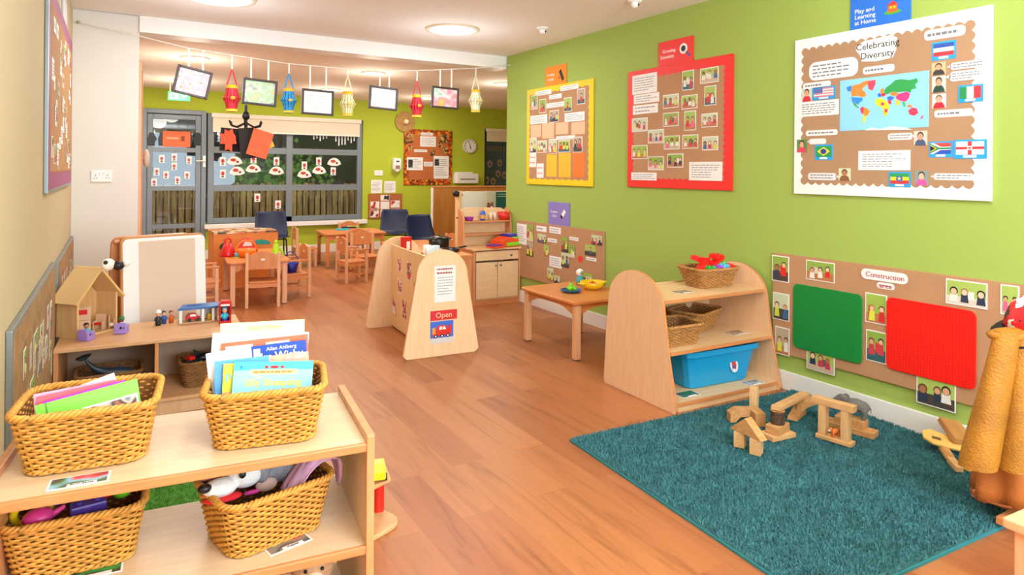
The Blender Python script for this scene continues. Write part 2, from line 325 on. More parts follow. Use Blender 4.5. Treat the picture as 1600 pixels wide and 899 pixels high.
# open wooden door at the column
d2 = struct('door_2', G()); obj('door_leaf', G().box(.18, .225, 6.97, 7.5, .01, 2.34, ORW, .004), d2); obj('door_handle', G().cyl((.225, 7.35, 1.53), (.26, 7.35, 1.53), .012, WHITE).ell((.27, 7.35, 1.53), (.03, .06, .09), mat('#e8d9c4', .4)), d2)
struct('trim_2', G().box(.18, .2, 6.56, 6.6, 0, 2.36, ORPALE, .004))
# ceiling lamps
def lamp(px, py, z, label, r, energy, grp, off=0):
    p = at(px, py, z); t = thing('ceiling_light', label, 'ceiling light', (p.x, p.y, z), group=grp)
    obj('rim', G().lathe([(r, 0), (r, -.012), (r*.86, -.016), (r*.86, -.002)], mat('#e9d7ba', .4), 32), t)
    obj('diffuser', G().lathe([(r*.86, -.006), (r*.5, -.012), (0.0001, -.014)], mat('#fff3dc', .4, emit=9), 32), t)
    lc = (.86, .93, 1) if z > 2.7 else (1, .93, .82); bulb('ceiling_fill', (p.x, p.y, z-(.5 if z > 2.7 else .3)), energy*.4, lc, .14); l = area('lamp_light', (p.x, p.y, z-.03), (0, 0, 0), r*1.6, 0, energy*.55, lc, 'DISK'); return t  # point light added below each fitting to brighten the ceiling
FG, BG = 'round recessed lights of the front ceiling', 'round recessed lights of the low back ceiling'
lamp(342, -5, 2.75, 'large round recessed ceiling light cut by the top edge, left of the other front light', .27, LAMP_FRONT, FG)
lamp(707, 45, 2.75, 'round recessed ceiling light before the white beam, near the green wall', .25, LAMP_FRONT, FG)
for q, (a_, b_) in enumerate(((.7, 1.7), (2.7, 1.7))):  # unseen lamps added above the view to brighten the room
    l = bulb('lamp_light', (a_, b_, 2.49), LAMP_FRONT, (.84, .92, 1))
    t = thing('ceiling_light', ['round recessed ceiling light overhead near the cream left wall', 'round recessed ceiling light overhead above the teal rug'][q], 'ceiling light', (a_, b_, 2.75), group='round recessed lights overhead near the camera')
    obj('rim', G().lathe([(.18, 0), (.18, -.012), (.15, -.016)], mat('#e9d7ba', .4), 32), t); obj('diffuser', G().lathe([(.15, -.006), (0.0001, -.014)], mat('#fff3dc', .4, emit=6), 32), t)
for px, py, lb in ((305, 90, 'glowing recessed light above the leftmost hanging picture frame'), (583, 113, 'glowing recessed light above the middle of the string of frames'), (788, 130, 'glowing recessed light half hidden at the green wall corner'),
                   (290, 125, 'far small recessed light peeping out left behind the tilted frame'), (517, 139, 'far recessed light just above the white certificate frame'), (668, 152, 'far small recessed light between red lantern and right frame')):
    lamp(px, py, 2.65, lb, .15, LAMP_BACK, BG)
for px, py, lb in ((848, 43, 'white motion sensor on the ceiling near the green wall'), (992, 0, 'white ceiling sensor cut off by the top edge of the picture')):
    p = at(px, py, 2.75); t = thing('ceiling_sensor', lb, 'sensor', (p.x, p.y, 2.75)); obj('base', G().lathe([(.055, 0), (.055, -.012), (.03, -.02)], WHITE), t); obj('sensor_head', G().ell((0, 0, -.03), (.032, .032, .03), WHITE).ell((.012, -.022, -.035), .012, DGREY), t)
# wall plates
def plate(name, label, cat, px0, py0, px1, py1, y):
    p = aty(px0, py1, y); q = aty(px1, py0, y); wd, h = q.x-p.x, q.z-p.z; t = thing(name, label, cat, (p.x, y, p.z)); return t, wd, h
t, wd, h = plate('double_socket', 'white double wall socket on the white column', 'socket', 142, 266, 175, 284, 6.55)
obj('face_plate', G().box(0, wd, -.012, 0, 0, h, WHITE, .004), t); obj('rocker_switch', G().box(wd*.38, wd*.44, -.016, -.011, h*.62, h*.82, mat('#dedede', .4), .002), t); obj('rocker_switch', G().box(wd*.56, wd*.62, -.016, -.011, h*.62, h*.82, mat('#dedede', .4), .002), t)
obj('pin_hole', G().box(wd*.2, wd*.23, -.0125, -.011, h*.5, h*.65, DGREY).box(wd*.13, wd*.18, -.0125, -.011, h*.3, h*.36, DGREY).box(wd*.25, wd*.3, -.0125, -.011, h*.3, h*.36, DGREY), t)
obj('pin_hole', G().box(wd*.77, wd*.8, -.0125, -.011, h*.5, h*.65, DGREY).box(wd*.7, wd*.75, -.0125, -.011, h*.3, h*.36, DGREY).box(wd*.82, wd*.87, -.0125, -.011, h*.3, h*.36, DGREY), t)
#%%BOARDS
# ================= BOARDS ON THE WALLS =================
class Wall:
    """a wall plane with its own flat coordinates: s to the right, z up, seen from the room"""
    def __init__(s, k, c): s.k = k; s.c = c
    def sz(s, px, py):
        if s.k == 'R': p = atx(px, py, s.c); return -p.y, p.z
        if s.k == 'L': p = atx(px, py, s.c); return p.y, p.z
        p = aty(px, py, s.c); return p.x, p.z
    def rect(s, x0, y0, x1, y1):
        cx, cy = (x0+x1)/2, (y0+y1)/2
        return s.sz(x0, cy)[0], s.sz(x1, cy)[0], s.sz(cx, y1)[1], s.sz(cx, y0)[1]
    def loc(s, a, z): return {'R': (s.c, -a, z), 'L': (s.c, a, z), 'B': (a, s.c, z)}[s.k]
    def rz(s): return {'R': -PI/2, 'L': PI/2, 'B': 0}[s.k]
RW, LW, BW = Wall('R', RWX), Wall('L', LWX), Wall('B', BWY)
def wavy(x0, x1, z0, z1, a, n, m, y0, y1, g, mt):
    P = []
    def seg(p, q, k):
        d = Vector(q)-Vector(p); nn = Vector((-d.y, d.x)).normalized()
        for i in range(k*4):
            t = i/(k*4); o = a*abs(math.sin(PI*t*k))-a; P.append((p[0]+d.x*t-nn.x*o-nn.x*a*0, p[1]+d.y*t-nn.y*o))
    seg((x0, z0), (x1, z0), n); seg((x1, z0), (x1, z1), m); seg((x1, z1), (x0, z1), n); seg((x0, z1), (x0, z0), m)
    g.prism(P, y0, y1, mt)
def lines(g, x0, x1, z0, z1, n, y, m=INK, th=.3, seed=0):
    rn = random.Random(seed*13+n); dz = (z1-z0)/n
    for i in range(n):
        x = x0
        z = z1-(i+.5)*dz; e = x1-(x1-x0)*rn.choice([0, .05, .1, .3])
        while x < e-.01*(x1-x0):
            l = (x1-x0)*rn.uniform(.06, .16); g.box(x, min(e, x+l), y-.0006, y, z-dz*th/2, z+dz*th/2, m); x += l+(x1-x0)*.03
def snap(g, x0, x1, z0, z1, y, seed, n=3):
    """a printed snapshot: green wall, floor and a few children as simple shapes"""
    rn = random.Random(seed); w, h = x1-x0, z1-z0; fz = z0+h*rn.uniform(.25, .45)
    top = rn.choice(['#9dbb4e', '#a9c25e', '#c9d3b0', '#8fae48', '#b9a88c']); bot = rn.choice(['#2f6468', '#b87a4a', '#d8cdbb', '#4a4038', '#c9b39a'])
    g.box(x0, x1, y-.0008, y, z0, z1, mat(top, .5)).box(x0, x1, y-.0011, y, z0, fz, mat(bot, .5))
    if rn.random() < .6: a = rn.uniform(.1, .6); g.box(x0+w*a, x0+w*(a+.3), y-.0013, y, fz-h*.1, fz+h*.25, mat(rn.choice(['#e8e2d8', '#d8342c', '#2f7a4a', '#dccdb0', '#6f5a48']), .5))
    for i in range(n):
        cx = x0+w*((i+.5)/n+rn.uniform(-.06, .06)); r = min(w, h)*rn.uniform(.13, .17); bz = z0+h*rn.uniform(.05, .25); c = rn.choice(['#d8282c', '#c93a50', '#e8e4dc', '#2c3850', '#d8e04a', '#3a6a9a', '#e8668a', '#c8d850']); lx = max(x0+r*1.15, min(x1-r*1.15, cx))
        g.prism([(lx-r*1.1, bz), (lx+r*1.1, bz), (lx+r*.8, bz+h*.36), (lx-r*.8, bz+h*.36)], y-.0016-.0001*i, y, mat(c, .5))
        g.prism(arc(lx, bz+h*.47, r, r*1.1, 0, 330, 9), y-.002-.0001*i, y, mat(rn.choice(['#3a2418', '#6a4428', '#a87a48', '#1f1814']), .6)); g.prism(arc(lx, bz+h*.44, r*.75, r*.85, 0, 330, 9), y-.0024-.0001*i, y, mat(rn.choice(['#e8b898', '#d8a07c', '#a8704c', '#eec4a8']), .6))
class Board:
    def __init__(s, W, name, label, cat, px, edge, inner, thick=.02, bw=.05, wav=None, group=None, crop=(0, 0, 1), inname='backing_paper', rimname='border', slope=0):
        s.W = W; s.crop = crop; s.slope = slope
        a, b, z0, z1 = W.rect(*s.cv(px)); s.a0, s.z0 = a, z0; s.w, s.h = b-a, z1-z0; s.y = -thick; s.k = 0
        s.t = thing(name, label, cat, W.loc(a, z0), W.rz(), group)
        obj(rimname, G().box(0, s.w, -thick, -.001, 0, s.h, edge, .003), s.t)
        g = G(); bb = bw if isinstance(bw, tuple) else (bw,)*4
        if wav: wavy(bb[0], s.w-bb[1], bb[2], s.h-bb[3], *wav, -thick-.0015, -thick+.001, g, inner)
        else: g.box(bb[0], s.w-bb[1], -thick-.0015, -thick+.001, bb[2], s.h-bb[3], inner)
        if inner is not edge or wav: obj(inname, g, s.t)
        s.y = -thick-.0016
    def cv(s, r): ox, oy, k = s.crop; return [ox+r[0]/k, oy+r[1]/k, ox+r[2]/k, oy+r[3]/k]
    def R(s, r):
        a, b, z0, z1 = s.W.rect(*s.cv(r)); return a-s.a0, b-s.a0, z0-s.z0, z1-s.z0
    def lay(s): s.k += 1; return s.y-.0006*(s.k % 4)-.0004
    def photo(s, r, m, edge=True, lab=None):
        a, b, z0, z1 = s.R(r); y = s.lay(); g = G(); e = .006 if edge else 0
        if edge: g.box(a-e, b+e, y-.0008, y+.0012, z0-e, z1+e, PAPER)
        if m in (PH1, PH2, PH3, PORT): snap(g, a, b, z0, z1, y-.0008, int(r[0]*7+r[1]), 1 if m is PORT else (2 if b-a < (z1-z0) else 3))
        else: g.box(a, b, y-.0016, y, z0, z1, m)
        return obj('photo', g, s.t, label=lab)
    def note(s, r, n=3, m=None, round_=False, tail=0, ink=INK, th=.3):
        a, b, z0, z1 = s.R(r); y = s.lay(); g = G(); m = m or PAPER; h = z1-z0
        if round_: g.prism(rrect(a, b, z0, z1, h*.38), y-.0008, y+.0012, m)
        else: g.box(a, b, y-.0008, y+.0012, z0, z1, m)
        if tail: x = b-h*.1 if tail > 0 else a+h*.1; g.prism([(x, z0+h*.3), (x+tail*h*.6, z0+h*.5), (x, z0+h*.75)], y-.0008, y+.0012, m)
        if n: lines(g, a+(b-a)*.08, b-(b-a)*.08, z0+h*.12, z1-h*.12, n, y-.0008, ink, th, int(r[0]))
        return obj('note', g, s.t)
    def card(s, r, m, name='coloured_card'):
        a, b, z0, z1 = s.R(r); y = s.lay(); return obj(name, G().box(a, b, y-.0008, y+.0012, z0, z1, m), s.t)
    def text(s, g, body, px, py, size, m, y, rot=0, bold=0, align='CENTER'):
        ox, oy, k = s.crop; a, z = s.W.sz(ox+px/k, oy+py/k); g.text(body, a-s.a0, z-s.z0, size, m, y, rot, align=align, bold=bold)
def sign(W, name, label, px, m, lines_, crop, extra=None, tc=WHITE):
    """free sign card fixed above a board"""
    ox, oy, k = crop; r = [ox+px[0]/k, oy+px[1]/k, ox+px[2]/k, oy+px[3]/k]; a, b, z0, z1 = W.rect(*r)
    t = thing(name, label, 'sign', W.loc(a, z0), W.rz()); w_, h = b-a, z1-z0
    obj('card', G().box(0, w_, -.012, -.0, 0, h, m, .002), t)
    g = G()
    for body, fx, fz, sz in lines_: g.text(body, w_*fx, h*fz, h*sz, tc, -.0125, bold=.002*0, align='LEFT')
    obj('lettering', g, t)
    if extra: g = G(); extra(g, w_, h); obj('emblem', g, t)
    return t
# --- yellow bordered board
C1 = (800, 60, 3.743)
B = Board(RW, 'notice_board', 'tall notice board with a plain yellow border on the green wall', 'notice board', (95, 268, 480, 858), mat('#f7cf08', .5), KRAFT, .02, .055, (.012, 10, 13), crop=C1)
for r in ((125, 335, 158, 410), (172, 358, 208, 432), (318, 348, 358, 424), (395, 296, 436, 380)): B.photo(r, PORT)
B.photo((232, 424, 282, 486), PH2)
for r in ((150, 303, 240, 330), (295, 272, 400, 300), (228, 326, 300, 352), (214, 374, 312, 402), (118, 448, 216, 498), (320, 432, 436, 484), (270, 568, 378, 590)): B.note(r, 2 if r[3]-r[1] < 40 else 4)
for r in ((120, 505, 180, 578), (188, 494, 256, 584), (268, 490, 340, 560), (358, 487, 438, 560)): B.card(r, mat('#f3bd96', .6), 'art_card')
for i, r in enumerate(((118, 584, 152, 666), (162, 600, 212, 664), (228, 590, 270, 670), (284, 598, 346, 662), (370, 578, 420, 662))): B.photo(r, PH2 if i % 2 else PH3)
for r in ((114, 668, 152, 752), (156, 730, 196, 814)): B.note(r, 2, ink=RED, th=.15)
for r, c in (((212, 678, 272, 808), '#f5bf2a'), ((284, 670, 354, 812), '#f7b928'), ((368, 668, 436, 812), '#f57b2a')): B.card(r, mat(c, .6))
def pencil(g, w, h): g.box(-.02, .02, -.014, -.012, -.07, .05, BLACK, T=TR(w*.78, 0, h*.55) @ Matrix.Rotation(-.5, 4, 'Y')).prism(arc(w*.68, h*.42, .012, .012, 0, 330, 10), -.014, -.012, RED)
sign(RW, 'zone_sign', 'small orange sign card above the yellow bordered board', (200, 158, 322, 286), mat('#f58a0c', .5), (('Growing', .08, .62, .17), ('Artists', .14, .4, .17)), C1, pencil)
# --- red bordered board
C2 = (960, 40, 3.332)
B = Board(RW, 'notice_board', 'square notice board with a bright red border on the green wall', 'notice board', (78, 194, 622, 848), mat('#ee2a22', .5), KRAFT, .02, .07, (.014, 16, 17), crop=C2)
for i, (x, y) in enumerate(((305, 393), (402, 397), (305, 488), (142, 516), (226, 576), (142, 658), (310, 608), (406, 603), (226, 716), (328, 702), (510, 612), (506, 492))):
    B.photo((x-38, y-32, x+38, y+32), (PH1, PH2, PH1, PH3)[i % 4])
for i, (x, y) in enumerate(((394, 284), (510, 364), (406, 494))): B.photo((x-27, y-47, x+27, y+47), (PH1, PH1, PH2)[i])
B.photo((460, 222, 550, 294), PH1)
for r, n in (((104, 252, 232, 352), 6), ((112, 354, 244, 402), 3), ((108, 410, 238, 458), 2), ((98, 764, 230, 804), 3), ((400, 708, 572, 806), 6)): B.note(r, n)
def lens(g, w, h):
    o = (w*.74, h*.58); g.prism(arc(*o, .042, .042, 0, 360, 20)[:-1], -.014, -.012, WHITE).prism(arc(*o, .024, .024, 0, 360, 20)[:-1], -.0145, -.0135, BLACK)
    g.box(-.006, .006, -.0145, -.012, -.06, 0, BLUE, T=TR(o[0]+.028, 0, o[1]-.028) @ Matrix.Rotation(-.8, 4, 'Y'))
sign(RW, 'zone_sign', 'red Growing Scientists sign card above the red bordered board', (235, 70, 414, 205), mat('#ee2f28', .5), (('Growing', .12, .6, .2), ('Scientists', .06, .38, .2)), C2, lens)
# --- diversity board
C3 = (1230, 0, 2.809)
B = Board(RW, 'notice_board', 'largest wall board with white border and a world map in its middle', 'notice board', (40, 100, 905, 866), WHITE, mat('#ad8765', .8, vary=.05, vscale=5), .02, (.05, .075, .06, .06), (.018, 19, 16), crop=C3)
y = B.lay(); g = G()
a, b_, z0, z1 = B.R((312, 165, 492, 262)); W_, H_ = b_-a, z1-z0
g.prism([(a, z0+H_*.55), (a+W_*.1, z0+H_*.3), (a+W_*.15, z0), (a+W_*.5, z0-.01), (b_-W_*.1, z0), (b_-W_*.02, z0+H_*.35), (b_, z1-.02), (b_-W_*.15, z1), (a+W_*.2, z1-.01), (a, z1-H_*.25)], y-.001, y+.001, PAPER)
obj('note', g, B.t); g = G(); B.text(g, 'Celebrating', 404, 198, .055, BLACK, y-.0016); B.text(g, 'Diversity', 404, 240, .055, BLACK, y-.0016); obj('lettering', g, B.t)
# map
MR = (242, 332, 632, 566); a, b_, z0, z1 = B.R(MR); y = B.lay(); g = G(); g.box(a, b_, y-.001, y+.001, z0, z1, mat('#8fd3ec', .5)); MW, MH = b_-a, z1-z0
mp = obj('world_map', g, B.t)
def q(px, py): s_, z_ = RW.sz(C3[0]+px/C3[2], C3[1]+py/C3[2]); return (s_-B.a0, z_-B.z0)
LAND = [('#2f8de0', [(270, 384), (292, 376), (296, 402), (276, 400)]), ('#f58a3c', [(296, 376), (330, 368), (345, 358), (372, 352), (380, 362), (352, 378), (338, 392), (352, 404), (358, 420), (340, 428), (322, 420), (294, 424), (290, 404)]),
 ('#2f8de0', [(292, 426), (342, 430), (340, 442), (326, 452), (322, 460), (310, 452), (296, 448)]), ('#3fa55a', [(298, 450), (312, 454), (316, 464), (328, 472), (322, 474), (306, 464)]),
 ('#ef4a62', [(368, 356), (398, 350), (398, 370), (384, 398), (368, 390), (364, 372)]), ('#ef3a7a', [(330, 476), (344, 466), (346, 480), (344, 500), (336, 498)]), ('#f58a2c', [(346, 470), (362, 476), (374, 488), (364, 506), (352, 510), (344, 498)]),
 ('#f2dc28', [(344, 504), (356, 512), (352, 528), (348, 542), (342, 530)]), ('#f2dc28', [(400, 436), (420, 430), (446, 444), (462, 470), (450, 478), (436, 472), (420, 470), (404, 462), (396, 452)]), ('#ef3a7a', [(424, 448), (438, 452), (434, 464), (422, 462)]),
 ('#e8c428', [(430, 472), (456, 476), (456, 490), (446, 508), (436, 508), (430, 490)]), ('#d82a6a', [(440, 478), (452, 480), (448, 494), (438, 492)]), ('#2f6de0', [(408, 414), (416, 408), (424, 416), (420, 426), (410, 424)]), ('#f5903c', [(420, 396), (430, 384), (436, 394), (430, 410), (420, 412)]),
 ('#e8344a', [(424, 412), (436, 406), (444, 416), (434, 424), (424, 422)]), ('#2f9e4f', [(436, 400), (446, 384), (466, 370), (486, 352), (512, 348), (548, 352), (580, 344), (584, 358), (572, 372), (578, 388), (556, 392), (552, 408), (536, 400), (500, 404), (470, 404), (448, 414), (440, 410)]),
 ('#f58a3c', [(462, 406), (490, 404), (500, 412), (484, 422), (466, 418)]), ('#ef3a82', [(488, 424), (502, 412), (536, 402), (550, 412), (544, 432), (530, 446), (506, 442), (490, 434)]), ('#2f6de0', [(450, 426), (464, 422), (480, 428), (468, 440), (452, 438)]), ('#f2c828', [(486, 438), (506, 444), (500, 464), (492, 462), (486, 450)]), ('#e8344a', [(452, 440), (466, 440), (468, 456), (458, 458)]),
 ('#3fb05a', [(516, 446), (526, 448), (530, 466), (522, 468)]), ('#f58a3c', [(536, 462), (552, 458), (562, 470), (544, 472)]), ('#ee3f5c', [(542, 484), (562, 472), (580, 476), (586, 496), (568, 508), (548, 502)]), ('#ee3f9c', [(596, 518), (606, 504), (608, 512), (600, 524)]), ('#f4f7fa', [(350, 572), (380, 560), (420, 566), (470, 554), (530, 560), (560, 569)])]
g = G()
for i, (c, P) in enumerate(LAND): g.prism([q(*p) for p in P], y-.0022-.00006*i, y-.0009, mat(c, .5))
obj('landmass', g, mp)
for r, n, tl in (((612, 122, 792, 168), 1, 0), ((342, 288, 480, 320), 1, 0), ((106, 262, 320, 344), 4, 0), ((80, 360, 200, 386), 1, 0), ((62, 442, 236, 508), 5, 0), ((92, 570, 230, 594), 1, 0), ((106, 608, 180, 632), 0, -1), ((452, 584, 560, 614), 2, 1), ((102, 758, 226, 790), 2, 1), ((652, 760, 828, 790), 2, -1), ((656, 480, 824, 512), 1, 0), ((726, 268, 880, 300), 2, -1), ((722, 308, 872, 352), 3, -1)):
    B.note(r, n, mat('#e6e4e2', .6) if tl else None, round_=r[0] != 62, tail=tl, ink=mat('#77777c', .7), th=.36)
B.note((322, 660, 550, 746), 6)
for r, bgc, sk, sh in (((74, 386, 118, 446), '#c9d3c0', '#d8a284', '#cf2f38'), ((644, 274, 706, 328), '#c2b58a', '#d8a07c', '#3a3634'), ((646, 334, 706, 404), '#d4cfc4', '#c89878', '#22463a'), ((646, 412, 706, 474), '#d8dcd8', '#dca88a', '#d81e38'), ((566, 574, 624, 638), '#cfc8b8', '#d89a84', '#4a5a78'), ((236, 738, 288, 792), '#d0d8b0', '#b87858', '#8a5a3c'), ((570, 748, 630, 812), '#8a9a94', '#e0b49a', '#ee58a4'), ((52, 612, 96, 668), '#5a8a48', '#d8a284', '#e03a5c')):
    a_, b2_, c_, d_ = B.R(r); y = B.lay(); w_, h_ = b2_-a_, d_-c_; mx_ = (a_+b2_)/2; g = G().box(a_, b2_, y-.001, y+.0012, c_, d_, mat(bgc, .5))
    g.prism(arc(mx_, c_, w_*.42, h_*.46, 0, 180, 12), y-.0016, y, mat(sh, .5)).prism(arc(mx_, c_+h_*.68, w_*.24, h_*.26, 0, 345, 14), y-.0022, y, mat('#3a2a22' if sh != '#d81e38' else '#7a5a40', .6)).prism(arc(mx_, c_+h_*.6, w_*.2, h_*.23, 0, 345, 14), y-.0028, y, mat(sk, .5)); obj('portrait_photo', g, B.t)
SKY = mat('#1f9fe0', .5)
def flag(r, kind, lab):
    o = B.card(r, SKY, 'flag_card'); o['label'] = lab; a, b, z0, z1 = B.R(r); y = B.y-.0006*(B.k % 4)-.0004; w, h = b-a, z1-z0; g = G()
    fx0, fx1, fz0, fz1 = a+w*.08, b-w*.08, z0+h*.22, z1-h*.1; fw, fh = fx1-fx0, fz1-fz0
    def bx(u0, u1, v0, v1, c, l=0): g.box(fx0+fw*u0, fx0+fw*u1, y-.0012-.0004*l-.0008, y-.0009, fz0+fh*v0, fz0+fh*v1, mat(c, .5))
    def pr(P, c, l=1): g.prism([(fx0+fw*u, fz0+fh*v) for u, v in P], y-.0016-.0004*l-.0008, y-.0009, mat(c, .5))
    if kind == 'dutch': bx(0, 1, 0, .33, '#e8343a'); bx(0, 1, .33, .66, '#f5f5f5'); bx(0, 1, .66, 1, '#2b50a8')
    if kind == 'italy': bx(0, .33, 0, 1, '#1f8a4a'); bx(.33, .66, 0, 1, '#f5f5f5'); bx(.66, 1, 0, 1, '#e8343a')
    if kind == 'usa':
        for i in range(7): bx(0, 1, i/7, (i+1)/7, '#d9808a' if i % 2 == 0 else '#f0e8e8')
        bx(0, .45, .43, 1, '#5b6aa8', 1)
    if kind == 'brazil': bx(0, 1, 0, 1, '#1f9a48'); pr([(.08, .5), (.5, .08), (.92, .5), (.5, .92)], '#f5dc28'); pr(arc(.5, .5, .19, .26, 0, 345, 16), '#2b3f98', 3)
    if kind == 'ethiopia': bx(0, 1, 0, .33, '#e03a3a'); bx(0, 1, .33, .66, '#f2dc28'); bx(0, 1, .66, 1, '#2f9a4a'); pr(arc(.5, .5, .18, .3, 0, 345, 16), '#2b60b8', 2); pr([(.5+(.14 if i % 2 == 0 else .05)*math.cos(PI/2+i*PI/5), .5+(.24 if i % 2 == 0 else .09)*math.sin(PI/2+i*PI/5)) for i in range(10)], '#e8dc58', 4)
    if kind == 'southafrica':
        bx(0, 1, 0, .5, '#2b50b8'); bx(0, 1, .5, 1, '#e8463a'); pr([(0, 0), (.16, 0), (.52, .36), (1, .36), (1, .64), (.52, .64), (.16, 1), (0, 1)], '#f5f5f5', 1); pr([(0, .05), (.42, .42), (1, .42), (1, .58), (.42, .58), (0, .95)], '#1f8a5a', 2); pr([(0, .15), (.32, .5), (0, .85)], '#e8c428', 3); pr([(0, .25), (.24, .5), (0, .75)], '#141414', 4)
    if kind == 'northern': bx(0, 1, 0, 1, '#f7f7f7'); bx(0, 1, .4, .6, '#e0343a', 1); bx(.43, .57, 0, 1, '#e0343a', 1); pr([(.5+.1*math.cos(i*PI/3), .5+.17*math.sin(i*PI/3)) for i in range(6)], '#f7f7f7', 3); pr(arc(.5, .5, .05, .08, 0, 330, 8), '#e0343a', 5)
    g.box(a+w*.3, b-w*.3, y-.002, y-.0009, z0+h*.06, z0+h*.18, PAPER); obj('flag', g, o)
flag((644, 182, 750, 262), 'dutch', 'red, white and blue striped flag card'); flag((120, 380, 222, 436), 'usa', 'stars and stripes flag card'); flag((760, 372, 870, 448), 'italy', 'green, white and red flag card')
flag((130, 634, 210, 702), 'brazil', 'green flag card with yellow diamond'); flag((632, 620, 736, 690), 'southafrica', 'six coloured flag card'); flag((740, 612, 886, 696), 'northern', 'white flag card with red cross'); flag((456, 754, 552, 820), 'ethiopia', 'green, yellow and red flag card with star')
def house(g, w, h):
    x, z = w*.72, h*.4; s_ = h*.1
    g.box(x-s_, x+s_, -.014, -.012, z-s_, z+s_*.6, mat('#f0642a', .5)).prism([(x-s_*1.3, z+s_*.5), (x+s_*1.3, z+s_*.5), (x, z+s_*1.5)], -.0145, -.012, mat('#d83a28', .5)).box(x-s_*.6, x-s_*.1, -.0145, -.012, z-s_*.2, z+s_*.3, YEL).box(x+s_*.2, x+s_*.7, -.0145, -.012, z-s_*.2, z+s_*.3, YEL)
    g.prism(arc(x, z-s_, s_*1.9, s_*.5, 0, 340, 16), -.0135, -.012, mat('#4aa53a', .5))
sign(RW, 'zone_sign', 'blue Play and Learning at Home sign above the world map board', (282, -75, 546, 122), mat('#2472d6', .5), (('Play and', .08, .46, .14), ('Learning', .08, .33, .14), ('at Home', .08, .2, .14)), C3, house)
# --- low kraft board with the lilac sign
C5 = (790, 310, 3.457)
B = Board(RW, 'display_board', 'low brown display board on the green wall behind the small table', 'display board', (70, 146, 538, 478), KRAFT, KRAFT, .018, .0, crop=C5)
for r, m_ in (((124, 140, 158, 230), PH2), ((122, 234, 158, 310), PH3), ((182, 192, 228, 238), PH2), ((216, 250, 244, 308), PORT), ((312, 208, 346, 290), PH3), ((350, 252, 384, 318), PORT), ((310, 292, 352, 370), PH2), ((438, 250, 496, 308), PORT), ((474, 198, 530, 250), PH2), ((234, 374, 268, 440), PH1), ((272, 416, 304, 462), PORT), ((420, 402, 480, 444), PORT)): B.photo(r, m_, False)
for r, n in (((70, 136, 122, 246), 8), ((176, 148, 230, 178), 1), ((246, 154, 308, 188), 2), ((236, 216, 286, 236), 1), ((354, 208, 402, 226), 1), ((246, 312, 312, 372), 4), ((444, 318, 500, 336), 1)): B.note(r, n)
a, b_, z0, z1 = B.R((398, 308, 428, 344)); y = B.lay(); obj('paper_disc', G().prism(arc((a+b_)/2, (z0+z1)/2, .035, .035, 0, 340, 16), y-.002, y, mat('#e8402c', .5)), B.t)
def rocket(g, w, h): g.box(-.02, .02, -.014, -.012, -.05, .05, WHITE, T=TR(w*.72, 0, h*.5) @ Matrix.Rotation(.7, 4, 'Y')).box(-.02, .02, -.0145, -.012, -.05, -.02, BLACK, T=TR(w*.72, 0, h*.5) @ Matrix.Rotation(.7, 4, 'Y'))
sign(RW, 'zone_sign', 'lilac Creative Zone sign above the low brown board', (236, 20, 348, 146), mat('#8a7cc4', .5), (('Creative', .1, .58, .15), ('Zone', .2, .4, .15)), C5, rocket)
# --- construction board
C7 = (1190, 380, 2.998)
p0 = RW.sz(1211, 400); p1 = RW.sz(1650, 400); zt = RW.sz(1400, 424)[1]; zb_ = RW.sz(1420, 610)[1]
B = Board(RW, 'display_board', 'long low construction area board with two studded building plates', 'display board', (60, 130, 1420, 690), KRAFT, KRAFT, .018, 0, crop=C7)
for r, m_ in (((62, 62, 134, 174), PH3), ((222, 88, 348, 172), PH2), ((66, 236, 136, 354), PH3), ((76, 396, 136, 516), PH3), ((500, 240, 592, 370), PH3), ((504, 414, 590, 550), PH2), ((878, 180, 1062, 288), PH3), ((1134, 200, 1210, 330), PH2), ((224, 506, 348, 596), PH2), ((740, 636, 914, 762), PH3)): B.photo(r, m_, True)
y = B.lay(); g = G(); a, b_, z0, z1 = B.R((476, 128, 696, 178)); g.prism(rrect(a, b_, z0, z1, .03), y-.001, y+.001, PAPER); a, b_, z0, z1 = B.R((548, 184, 634, 214)); g.prism(rrect(a, b_, z0, z1, .02), y-.001, y+.001, PAPER); obj('note', g, B.t)
g = G(); RS = mat('#b03048', .5); B.text(g, 'Construction', 586, 154, .042, RS, y-.0016); B.text(g, 'area', 590, 199, .042, RS, y-.0016); obj('lettering', g, B.t)
def studs(r, m, label):
    a, b, z0, z1 = B.R(r); w, h = b-a, z1-z0; t = thing('building_plate', label, 'building plate', RW.loc(a+B.a0, z0+B.z0), RW.rz())
    y0 = -.0245; obj('base_plate', G().prism(rrect(0, w, 0, h, .035), y0-.006, y0, m, bev=.001), t)
    nx, nz = int(w/.016), int(h/.016); g = G()
    for i in range(nx):
        for j in range(nz):
            x, z = (i+.5)*w/nx, (j+.5)*h/nz
            if (x < .03 or x > w-.03) and (z < .03 or z > h-.03): continue
            vs = [(x+.005*math.cos(k*PI/3), yy, z+.005*math.sin(k*PI/3)) for yy in (y0-.006, y0-.009) for k in range(6)]
            g.add(vs, [[k, k+6, (k+1) % 6+6, (k+1) % 6] for k in range(6)]+[[11, 10, 9, 8, 7, 6]], m)
    o = obj('stud', g, t); o['kind'] = 'stuff'
studs((160, 212, 484, 524), mat('#0e8a3a', .45), 'green square building plate fixed on the construction board')
studs((596, 282, 1018, 634), mat('#f01c10', .45), 'large red building plate fixed on the construction board')
